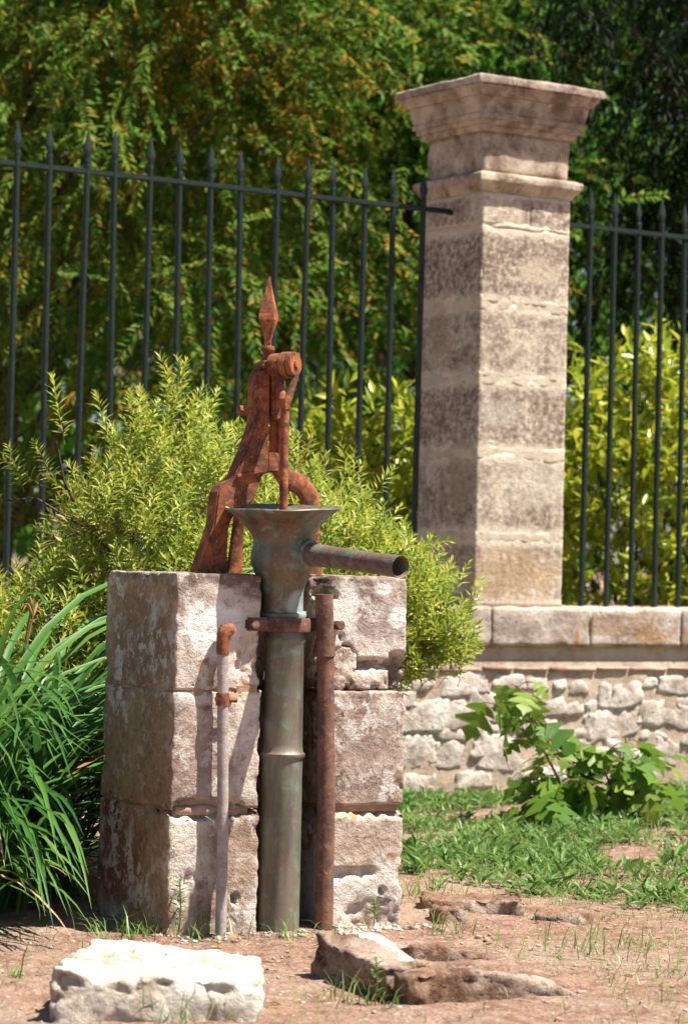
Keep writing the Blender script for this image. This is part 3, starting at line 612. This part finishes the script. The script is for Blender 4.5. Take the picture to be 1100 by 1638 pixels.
for (x, y), n, lab in lilies:
    t = thing('lily_plant', lab, 'lily', (x, y, 0), 0, 'lily clumps beside the plinth')
    for i in range(n):
        a = random.uniform(0, 2*math.pi); a = a if random.random() < .45 else random.gauss(-.25, .75)
        o = link('leaf', random.choice(straps if random.random() > .05 else dry), None, t); o.location = (random.gauss(0, .055), random.gauss(0, .055), -.01)
        wx = x+o.location.x
        rel = (Vector((x, y, 0))-BO); s = random.uniform(.82, 1.22)
        # keep leaves that would enter the plinth shorter / turned away
        dx = math.cos(a); dy = math.sin(a)
        reach = (-.0 - rel.dot(bx_))/max(.05, dx*bx_.x+dy*bx_.y) if dx*bx_.x+dy*bx_.y > .05 else 9
        inside = rel.dot(by_)+(dx*by_.x+dy*by_.y)*max(0, reach)
        if reach < .42 and -.15 < inside < .6: a += random.choice((1, -1))*random.uniform(.9, 1.5)
        o.rotation_euler = (0, random.uniform(-.12, .12), a); o.scale = (s, s*random.uniform(.9, 1.2), s)
        mw = Matrix.Translation((x, y, 0)) @ Matrix.LocRotScale(o.location, o.rotation_euler, o.scale)
        for tr_ in range(40):
            bad = False
            for vx in list(o.data.vertices)[1::3]:
                p = mw @ vx.co; rl = p-BO
                if p.x/p.y > -.0885 and rl.dot(by_) < .62: bad = True; break
            if not bad: break
            a = random.uniform(0, 6.28) if tr_ > 6 else a+random.uniform(-.6, .6); s = max(.45, s*.97); o.rotation_euler = (0, random.uniform(-.1, .1), a); o.scale = (s, s, s)
            mw = Matrix.Translation((x, y, 0)) @ Matrix.LocRotScale(o.location, o.rotation_euler, o.scale)
    for i in range(1):
        a = random.uniform(0, 6.28); L = random.uniform(.72, .95); pts = bent((0, 0, 0), (math.cos(a)*.18, math.sin(a)*.18, 1), L, .1, 6)
        sk = MB().tube(pts, [.005, .0045, .004, .004, .0035, .003], 6).build('flower_stalk', 'stem', t, auto=60)
        e = pts[-1]; dd = (pts[-1]-pts[-2]).normalized()
        for k in range(3):
            b = dd+Vector((random.uniform(-.7, .7), random.uniform(-.7, .7), 0)); MB().tube([e, e+b*.014, e+b*.032, e+b*.042], [.002, .005, .0045, .0015], 7).build('withered_bud', 'bud' if k else 'lily', sk, auto=60)

# needle-leaved shrub: sprigs
def sprig_arrays(P, D, L, m=30, ll=.052, lw=.0088):
    n = len(P); D = nrm(D); A = nrm(np.cross(D, rvec(n))); Bv = np.cross(D, A)
    t = np.linspace(.12, 1.0, m); ph = np.arange(m)*2.4
    px = P[:, None]+D[:, None]*(L[:, None, None]*t[None, :, None])
    rad = A[:, None]*np.cos(ph)[None, :, None]+Bv[:, None]*np.sin(ph)[None, :, None]
    up = np.interp(t, [0, .8, 1], [.35, .75, 1.8])[None, :, None]
    d = nrm(rad+D[:, None]*up+rng.normal(size=px.shape)*.18)
    nn = nrm(D[:, None]-rad*.3+rng.normal(size=px.shape)*.2)
    lf = ll*np.interp(t, [0, .6, 1], [.8, 1.05, .62])[None]*rng.uniform(.75, 1.2, (n, m))
    return leaves(px.reshape(-1, 3), d.reshape(-1, 3), nn.reshape(-1, 3), lf.ravel(), np.full(n*m, lw), .1, .5)
def stem_tris(P, D, L, r=.0016):
    n = len(P); D = nrm(D); A = nrm(np.cross(D, rvec(n))); Bv = np.cross(D, A); Q = P+D*L[:, None]
    V = np.stack([P+A*r, P-A*r*.5+Bv*r*.86, P-A*r*.5-Bv*r*.86, Q], 1).reshape(-1, 3); b = np.arange(n)[:, None]*4
    return V, np.concatenate([b+[[0, 1, 3]], b+[[1, 2, 3]], b+[[2, 0, 3]]], 0)
def join(*a):
    V = []; T = []; n = 0
    for v, t in a: V.append(v); T.append(t+n); n += len(v)
    return np.concatenate(V), np.concatenate(T)
sprig_me = []
for i in range(5):
    V, T = sprig_arrays(np.zeros((1, 3)), np.array([[0, 0, 1.]]), np.array([.22]), 38)
    sprig_me.append(npmesh('sprig', *join((V, T), stem_tris(np.zeros((1, 3)), np.array([[0, 0, 1.]]), np.array([.21]))), 'sprig'))
def sprig_shrub(label, base, lobes, n, nparts, extra=()):
    t = thing('feathery_shrub', label, 'shrub', base, 0); base = np.array(base)
    wts = np.array([l[1][0]*l[1][2] for l in lobes]); wts /= wts.sum()
    P = []; D = []
    k = 0
    while k < n:
        c, r = lobes[rng.choice(len(lobes), p=wts)]; c = np.array(c); r = np.array(r)
        u = rvec(1)[0]
        if u[2] < -.35: continue
        if u[1] > .3 and rng.random() < .55: continue
        s = 1-.38*rng.random()**1.6
        s *= 1+.22*noise.noise(Vector(u*2.6+c))+.12*noise.noise(Vector(u*6+c))
        p = c+u*r*s
        if p[2] < (.06 if c[0] < 0 else .5): continue
        q = Vector(p)-BO; a, b = q.dot(bx_), q.dot(by_)
        if -.06 < a < .80 and -.2 < b < .56 and p[2] < 1.1: continue
        d = u*.75+np.array([0, -.10, .75])+rng.normal(size=3)*.28
        P.append(p-nrm(d)*.16); D.append(d); k += 1
    for p, d in extra: P.append(np.array(p)); D.append(np.array(d))
    P = np.array(P); D = np.array(D); L = rng.uniform(.15, .25, len(P))
    score = P[:, 2]-P[:, 1]*.6; score[len(P)-len(extra):] += 99
    top = np.argsort(-score)[:nparts]; rest = np.setdiff1d(np.arange(len(P)), top)
    V, T = join(sprig_arrays(P[rest]-base, D[rest], L[rest]), stem_tris(P[rest]-base, D[rest], L[rest]))
    tag(link('foliage', npmesh('foliage', V, T), 'sprig', t), kind='stuff')
    for i in top:
        o = link('sprig', sprig_me[int(rng.integers(5))], None, t); o.location = P[i]-base
        o.rotation_mode = 'QUATERNION'; o.rotation_quaternion = Vector(D[i]).to_track_quat('Z', 'Y'); s = L[i]/.22; o.scale = (1, 1, s)
    # woody stems
    mb = MB()
    for c, r in lobes:
        for k in range(7 if c[0] < .1 else 0):
            u = rvec(1)[0]; u[2] = abs(u[2]); e = np.array(c)+u*np.array(r)*.72; s_ = np.array([c[0]+rng.normal()*.06, c[1]+rng.normal()*.06, 0])
            mid = (s_+e)/2+np.array([0, 0, -.05]); mb.tube([s_-base, mid-base, e-base], [.009, .006, .003], 6)
    for path in (((-.62, 9.1, .9), (-.85, 9.02, 1.12), (-1.02, 9.0, 1.22), (-1.13, 9.0, 1.21)), ((-.85, 9.02, 1.12), (-.93, 9.0, 1.28), (-.96, 9.0, 1.42)), ((-.14, 9.3, 0), (-.02, 9.3, .5), (.12, 9.32, .75), (.36, 9.33, .72)), ((-.02, 9.3, .5), (.1, 9.3, .6), (.24, 9.3, .64)), ((-.02, 9.3, .5), (.08, 9.0, .95), (.2, 8.95, 1.08))):
        mb.tube([np.array(p)-base for p in path], list(np.linspace(.007, .003, len(path))), 6)
    mb.build('stems', 'bark', t)
    for k in range(16):
        c, r = lobes[int(rng.integers(2))] if k > 5 else lobes[0]; u = nrm(np.array([rng.normal()-.4 if k > 5 else -1.6, -.9, rng.normal()*.5+.35])); e = np.array(c)+u*np.array(r)*1.0-base
        d = nrm(u+rng.normal(size=3)*.4); MB().tube([e-d*.22, e-d*.1+rng.normal(size=3)*.012, e, e+d*.05+rng.normal(size=3)*.015], [.0035, .003, .002, .001], 5).build('dead_twig', 'twig', t)
    return t
ext = [((-.96, 9.0, 1.28), (-.5, -.1, .9)), ((-1.00, 9.0, 1.26), (-.8, -.1, .5)), ((-1.06, 9.0, 1.24), (-.35, 0, .95)), ((-.93, 9.0, 1.40), (-.2, -.1, 1)), ((-1.12, 9.0, 1.20), (-.7, 0, .5)), ((.10, 8.95, 1.02), (.95, -.2, .25)), ((.16, 8.95, 1.08), (.95, -.15, .15)), ((.05, 8.95, 1.2), (.6, -.1, .8)), ((.2, 9, .95), (1, -.1, .3))]
sprig_shrub('large yellow-green feathery shrub rising behind the plinth', (-.5, 9.2, 0), [((-.60, 9.18, .93), (.40, .48, .64)), ((-.14, 9.3, .82), (.44, .48, .56)), ((-.98, 8.98, .45), (.34, .40, .58)), ((-.36, 8.75, .62), (.36, .36, .52)), ((.18, 9.35, .84), (.26, .30, .30)), ((.34, 9.35, .80), (.12, .20, .12)), ((.20, 9.3, .74), (.15, .20, .12)), ((-1.15, 9.3, .40), (.3, .4, .55))], 1900, 110, ext)

# broad-leaved golden laurels behind the fence
def oval_leaf(name, mat, L=.095, Wd=.036, fold=.18, bend=.25):
    vs = []; fs = []; u = [0, .15, .35, .6, .82, 1]; w = [.06, .62, 1, .92, .55, 0]
    for a, b in zip(u, w):
        z = -bend*L*a*a; vs += [(a*L, b*Wd/2, z+fold*b*Wd), (a*L, 0, z), (a*L, -b*Wd/2, z+fold*b*Wd)]
    for i in range(5): k = i*3; fs += [(k, k+1, k+4, k+3), (k+1, k+2, k+5, k+4)]
    return pymesh(name, vs, fs, True, mat)
laurel_me = [oval_leaf('leaf', 'laurel', L, W_) for L, W_ in ((.10, .036), (.085, .034), (.115, .040))]
def laurel(label, c, r, n, nparts):
    base = np.array([c[0], c[1], 0.]); t = thing('golden_laurel', label, 'shrub', base, 0, 'golden laurels behind the fence')
    m = 0; P = []; D = []; c = np.array(c); r = np.array(r)
    nc = n//9
    while m < nc:
        u = rvec(1)[0]
        if u[2] < -.55: continue
        s = (1-.4*rng.random()**1.2)*(1+.10*noise.noise(Vector(u*2.4)+Vector(c)))
        p = c+u*r*s
        if p[2] < .1: continue
        m += 1; ax_ = nrm(u+np.array([0, -.1, .7])+rng.normal(size=3)*.3)
        for k in range(9):
            d = ax_*(.25+.14*k)+rvec(1)[0]; P.append(p+ax_*.022*k+rng.normal(size=3)*.006); D.append(d+np.array([0, 0, -.15]))
    P = np.array(P); D = nrm(np.array(D)); sc_ = -P[:, 1]+P[:, 2]*.35+rng.normal(size=len(P))*.12
    top = np.argsort(-sc_)[:nparts]; rest = np.setdiff1d(np.arange(len(P)), top); k = len(rest)
    V, T = leaves(P[rest]-base, D[rest], nrm(np.array([0, 0, 1.])+rng.normal(size=(k, 3))*.5), rng.uniform(.075, .115, k), rng.uniform(.03, .042, k), .2)
    tag(link('foliage', npmesh('foliage', V, T), 'laurel', t), kind='stuff')
    for i in top:
        o = link('leaf', laurel_me[int(rng.integers(3))], None, t); o.location = P[i]-base; d = Vector(D[i])
        o.rotation_mode = 'QUATERNION'; o.rotation_quaternion = d.to_track_quat('X', 'Z')
    mb = MB()
    for k in range(8):
        u = rvec(1)[0]; u[2] = abs(u[2]); e = c+u*r*.7; mb.tube([(rng.normal()*.05, rng.normal()*.05, 0), ((e-base)*.5), (e-base)], [.014, .010, .004], 6)
    mb.build('stems', 'bark', t)
laurel('golden broad-leaved laurel behind the right-hand railing, tallest of its row', (1.52, 13.75, 1.12), (.64, .5, .98), 5200, 150)
laurel('golden broad-leaved laurel seen through the railing between pump and pillar', (.12, 13.0, .95), (.54, .45, .84), 3800, 120)
laurel('golden broad-leaved laurel further along the right-hand railing', (2.75, 14.5, 1.0), (.7, .5, .95), 1300, 0)

# lobed-leaf seedling by the wall
def lobed_leaf(name, L, seed, drp):
    rr = random.Random(seed)
    u = [0, .05, .16, .24, .30, .36, .46, .54, .62, .72, .78, .88, 1.0]; w = [.01, .07, .26, .38, .09, .17, .46, .44, .08, .20, .24, .08, 0]
    vs = []; fs = []
    for a, b in zip(u, w):
        z = -drp*L*a*a; sh = .06*L if b > .29 else 0
        for s in (1, 0, -1):
            bb = b*L*(1+rr.uniform(-.12, .12)); vs.append((a*L + (sh if s else 0), s*bb, z + abs(s)*bb*.28 - abs(s)*bb*bb/L*.9))
    for i in range(len(u)-1): k = i*3; fs += [(k, k+1, k+4, k+3), (k+1, k+2, k+5, k+4)]
    return pymesh(name, vs, fs, True, 'lobed')
lob = [lobed_leaf('leaf', L, i, dr) for i, (L, dr) in enumerate(((.165, .35), (.14, .5), (.11, .3), (.15, .7)))]
random.seed(33)
sp_ = thing('young_fig', 'young lobed-leaf plant with drooping leaves growing before the low wall', 'plant', (1.00, 11.0, 0))
shoots = [((-.30, -.2, .56), 15), ((-.38, -.2, .48), 9), ((-.24, -.22, .42), 13), ((-.10, -.2, .34), 10), ((.14, -.2, .36), 12), ((.24, -.15, .30), 12), ((.05, -.25, .24), 10), ((-.26, -.25, .20), 10), ((.20, -.22, .18), 10), ((-.24, -.3, .13), 9), ((-.06, -.3, .20), 9), ((-.16, -.22, .30), 8)]
for (ex_, ey_, ez), n in shoots:
    e = Vector((ex_, ey_, ez)); b0 = Vector((random.uniform(-.02, .04), -.1, -.02)); md = b0*.4+e*.6+Vector((.05, 0, .02))
    br = MB().tube([b0, md*.6+b0*.4, md, e], [.008, .0065, .005, .003], 7).build('branch', 'stem', sp_, auto=60)
    for k in range(n):
        t = random.uniform(.35, 1) if k > 3 else random.uniform(.85, 1); p = b0.lerp(e, t) + (Vector((.05, 0, .02))*math.sin(t*3.1)*.6)
        a = random.uniform(0, 6.28); lf = random.choice(lob); d = Vector((math.cos(a), math.sin(a)*.8-.25, random.uniform(-.35, .35)))
        d.normalize(); q0 = p+d*random.uniform(.03, .11)
        o = link('leaf', lf, None, sp_); o.location = q0; s = random.uniform(.55, 1.15); o.scale = (s, s, s)
        o.rotation_euler = (random.uniform(-.7, .7), random.uniform(-.25, 1.25), a)
        o2 = MB().tube([p, p*.5+q0*.5+Vector((0, 0, .012)), q0], .0022, 5).build('leaf_stalk', 'stem', br, auto=60)

# grass and weeds
def dens(x, y):
    p = Vector((x, y, 0)); q = p-BO; a, b = q.dot(bx_), q.dot(by_)
    if -.02 < a < .75 and -.03 < b < .52: return 0
    w = p-WO; wy = -w.x*math.sin(WY)+w.y*math.cos(WY)
    if wy > -.05: return .25 if wy > .5 else 0
    n = noise.fractal(Vector((x*2.1, y*1.5, 4)), .9, 2, 3)
    # strip of weeds in front of the wall, thinning towards the bare earth
    s = max(0, min(1, (y-8.45-.12*x-.55*n)/.7)); d = s*(.50+1.35*n)
    if y < 8.7: d = max(d, max(0, min(1, (x-.42)/.35))*max(0, min(1, (y-5.9)/.5))*(.26+.9*n))
    if x < -.2: d *= .5
    return max(0, min(1, d))
def scatter(n, box, f):
    out = []
    while len(out) < n:
        x = rng.uniform(box[0], box[1]); y = rng.uniform(box[2], box[3])
        if rng.random() < f(x, y): out.append((x, y, gz(x, y)))
    return np.array(out)
def blades(P, hmin, hmax, wd, lean=.5):
    n = len(P); a = rng.uniform(0, 2*np.pi, n); h = rng.uniform(hmin, hmax, n); ln = rng.uniform(.1, 1, n)*lean
    d = np.stack([np.cos(a)*ln, np.sin(a)*ln, np.ones(n)], 1); d = nrm(d); s = np.stack([-np.sin(a), np.cos(a), np.zeros(n)], 1); w = wd*rng.uniform(.7, 1.3, n)[:, None]
    hh = h[:, None]; m = P+d*hh*.55; tp = m+nrm(d+np.stack([np.cos(a), np.sin(a), -np.ones(n)*.3], 1)*ln[:, None]*1.3)*hh*.5
    V = np.stack([P-s*w/2, P+s*w/2, m+s*w*.45, m-s*w*.45, tp], 1).reshape(-1, 3); b = np.arange(n)[:, None]*5
    return V, np.concatenate([b+[[0, 1, 2]], b+[[0, 2, 3]], b+[[3, 2, 4]]], 0)
G1 = scatter(14000, (-.1, 3.2, 5.8, 13.2), dens)
G2 = scatter(1500, (-1.2, 1.6, 5.8, 9), lambda x, y: (.10+.5*max(0, noise.noise(Vector((x*3, y*3, 9))))) if dens(x, y) > 0 or y < 8 else 0)
tuf = []
for cx, cy, k, sp2 in ((-.60, 7.40, 26, .05), (-.50, 7.35, 20, .04), (-.36, 7.38, 14, .04), (-.22, 7.44, 12, .05), (-.01, 7.55, 7, .04), (-.77, 6.62, 12, .02), (-.32, 6.02, 22, .05), (.02, 6.42, 18, .05), (.12, 6.36, 10, .03), (.32, 7.62, 14, .04), (.2, 8.1, 20, .06), (-.12, 7.42, 9, .03), (.75, 7.4, 26, .10), (.95, 7.0, 30, .12), (.6, 7.3, 18, .08), (.25, 8.45, 40, .10), (-.68, 6.7, 6, .03)):
    for _ in range(int(k*1.5)): tuf.append((cx+rng.normal()*sp2, cy+rng.normal()*sp2, 0))
tuf = np.array([(x, y, gz(x, y)) for x, y, _ in tuf])
tag(link('grass', npmesh('grass', *join(blades(G1[G1[:, 1] > 8.6], .03, .11, .0045, 1.3), blades(G1[G1[:, 1] <= 8.6], .02, .07, .0026, 2.4), blades(G2, .015, .05, .0022, 1.6), blades(tuf, .04, .12, .0032, 1.3)), 'grass')), 'short sparse grass blades in the earth by the wall', 'grass', kind='stuff')
Wp = scatter(2600, (0.0, 3.0, 8.2, 12.9), dens); PP = []; DD = []; LL = []; WW = []
for p in Wp:
    m = int(rng.integers(5, 10)); a0 = rng.uniform(0, 6.28); s = rng.uniform(.45, 1.35)
    for k in range(m):
        a = a0+k*2.4; PP.append(p+[0, 0, rng.uniform(0, .03)]); DD.append([math.cos(a), math.sin(a), rng.uniform(.1, 1.1)]); LL.append(.058*s*rng.uniform(.7, 1.25)); WW.append(.0145*s)
V, T = leaves(np.array(PP), np.array(DD), nrm(np.array([0, 0, 1.])+rng.normal(size=(len(PP), 3))*.35), LL, WW, .18, .55)
tag(link('weeds', npmesh('weeds', V, T), 'weed'), 'leafy green weeds carpeting the ground before the wall', 'weeds', kind='stuff')
dl = scatter(320, (-1.0, 1.6, 5.8, 9.2), lambda x, y: .5)
V, T = leaves(dl+[0, 0, .006], np.c_[rng.normal(size=(320, 2)), np.zeros(320)], nrm(np.array([0, 0, 1.])+rng.normal(size=(320, 3))*.4), rng.uniform(.012, .045, 320), rng.uniform(.005, .016, 320), .2)
tag(link('dead_leaves', npmesh('dead_leaves', V, T), 'dead'), 'dry brown fallen leaves scattered on the earth', 'fallen leaves', kind='stuff')
# small weed rooted at the plinth foot
def small_weed(label, loc, n, h):
    t = thing('small_weed', label, 'weed', loc); mb = MB().tube([(0, 0, -.01), (.004, -.004, h*.5), (0, -.01, h)], .002, 5); mb.build('stem', 'stem', t)
    z = np.linspace(.25*h, h, n); a = np.arange(n)*2.4; P = np.stack([0*z, -.008*z/h, z], 1); D = np.stack([np.cos(a), np.sin(a), .45+0*a], 1)
    V, T = leaves(P, D, np.tile([0, 0, 1.], (n, 1))+D*.1, rng.uniform(.022, .04, n), np.full(n, .010), .15); link('foliage', npmesh('foliage', V, T), 'weed', t)
q_ = bw(.02, -.03); small_weed('small ferny weed rising against the corner of the plinth', (q_.x, q_.y, 0), 26, .16)
q_ = bw(.60, -.07); small_weed('tiny leafy weed at the plinth foot below the broken corner', (q_.x, q_.y, 0), 14, .09)
small_weed('tiny leafy weed sprouting in the shade of the basin rim', (.10, 6.40, 0), 16, .10)

# ---------------------------------------------------------------- trees beyond the fence
def tree(name, label, base, cc, cr, ncl, nsp, m, ll, lw, mat, droop, seed, sig=.32, slen=.34, group='trees beyond the fence', tr=.14, bias=.5):
    global rng
    rng = np.random.default_rng(seed); base = np.array(base, float); t = thing(name, label, 'tree', base, 0, group)
    cc = np.array(cc, float); cr = np.array(cr, float)
    u = rvec(ncl); cen = cc+u*cr*(rng.random((ncl, 1))**bias)
    cen = cen[cen[:, 2] > .5]; ncl = len(cen)
    mb = MB(); top = cc+[0, 0, cr[2]*.5]; tp = [base*(1-k)+np.array([*(top[:2]*.6+base[:2]*.4), top[2]])*k+np.array([.12*math.sin(k*5+seed), .1*math.cos(k*4+seed), 0])*min(1, k*4) for k in np.linspace(0, 1, 8)]
    tp = [p-base for p in tp]; mb.tube([Vector(p)-Vector((0, 0, .1 if i == 0 else 0)) for i, p in enumerate(tp)], list(np.linspace(tr, tr*.25, 8)), 10)
    for c in cen[:46]:
        e = c-base; k = int(max(1, min(6, (e[2]*.62)/(tp[-1][2])*7))); s_ = tp[k]; md = (s_+e)/2+np.array([0, 0, .12+.1*rng.random()])
        mb.tube([s_, md, e], [tr*.22, tr*.14, tr*.05], 6)
    mb.build('trunk', 'bark', t, auto=60)
    n = ncl*nsp; P = np.repeat(cen, nsp, 0)+rng.normal(size=(n, 3))*sig*np.array([1, 1, .8]); out = nrm(P-cc)
    D = nrm(out*.8+rng.normal(size=(n, 3))*.55+np.array([0, 0, -droop])); tt = np.linspace(.1, 1, m); sgn = np.where(np.arange(m) % 2, 1., -1.)
    S = nrm(np.cross(D, nrm(np.array([0, 0, 1.])+rng.normal(size=(n, 3))*.35)))
    L = slen*rng.uniform(.6, 1.3, n); px = P[:, None]+D[:, None]*(L[:, None, None]*tt[None, :, None])+np.array([0, 0, -1.])*(tt**2)[None, :, None]*droop*.10
    d = nrm(S[:, None]*sgn[None, :, None]*.9+D[:, None]*.6+np.array([0, 0, -droop*.5])+rng.normal(size=px.shape)*.25)
    nn = nrm(np.array([0, 0, 1.])+rng.normal(size=px.shape)*.45)
    V, T = leaves((px-base).reshape(-1, 3), d.reshape(-1, 3), nn.reshape(-1, 3), (ll*rng.uniform(.7, 1.3, (n, m))).ravel(), np.full(n*m, lw), .15)
    link('crown', npmesh('crown', V, T), mat, t); return t
def tree_copy(t, label, loc, rz, s):
    r = t.copy(); C.objects.link(r); r.location = loc; r.rotation_euler = (0, 0, rz); r.scale = (s, s, s); r['label'] = label
    for ch in list(t.children): c = ch.copy(); C.objects.link(c); c.parent = r
    return r
tA = tree('ferny_tree', 'ferny-leaved tree with orange-brown sprays hanging over the left railing', (-2.6, 17.0, 0), (-1.35, 16.0, 4.3), (2.7, 1.7, 3.3), 170, 26, 22, .058, .027, 'tree_a', .45, 3, tr=.09)
tB = tree('leafy_tree', 'mid-green leafy tree standing behind the pillar', (1.1, 20.5, 0), (.1, 19.6, 5.2), (2.5, 1.8, 3.9), 140, 24, 22, .085, .043, 'tree_b', .25, 5, sig=.42)
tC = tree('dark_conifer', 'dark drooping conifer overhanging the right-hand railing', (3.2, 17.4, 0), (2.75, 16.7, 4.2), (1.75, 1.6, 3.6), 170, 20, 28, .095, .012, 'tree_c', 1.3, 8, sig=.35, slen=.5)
tD = tree('shade_tree', 'tall dark leafy tree shading the conifer from the right', (6.6, 18.0, 0), (6.4, 17.6, 6.6), (2.7, 2.6, 3.6), 110, 18, 16, .12, .05, 'tree_b', .25, 9, sig=.5)
tree_copy(tB, 'leafy tree half hidden far behind the ferny tree', (-3.2, 24.5, 0), 2.1, 1.15)
tree_copy(tD, 'broad dark tree standing furthest back behind the conifer', (3.6, 25.5, 0), .8, 1.1)
tree_copy(tB, 'leafy tree in the gap between ferny tree and conifer', (.2, 27.5, 0), 4.0, 1.3)
tree_copy(tA, 'second ferny tree beyond the far end of the left railing', (-6.0, 17.5, 0), 2.6, 1.0)
tree_copy(tB, 'leafy tree standing outermost beyond the second ferny tree', (-8.2, 23.0, 0), 1.2, 1.2)
rng = np.random.default_rng(99)
n = 16000; P = np.stack([rng.uniform(-28, 28, n), rng.uniform(36, 42, n), 10.5*rng.random(n)**1.1], 1)
V, T = leaves(P, rvec(n)+np.array([0, 0, -.3]), rvec(n), rng.uniform(.4, .8, n), rng.uniform(.25, .45, n))
tag(link('far_wood', npmesh('far_wood', V, T), 'tree_b'), 'distant dark wood closing the view behind the trees', 'wood', kind='stuff')
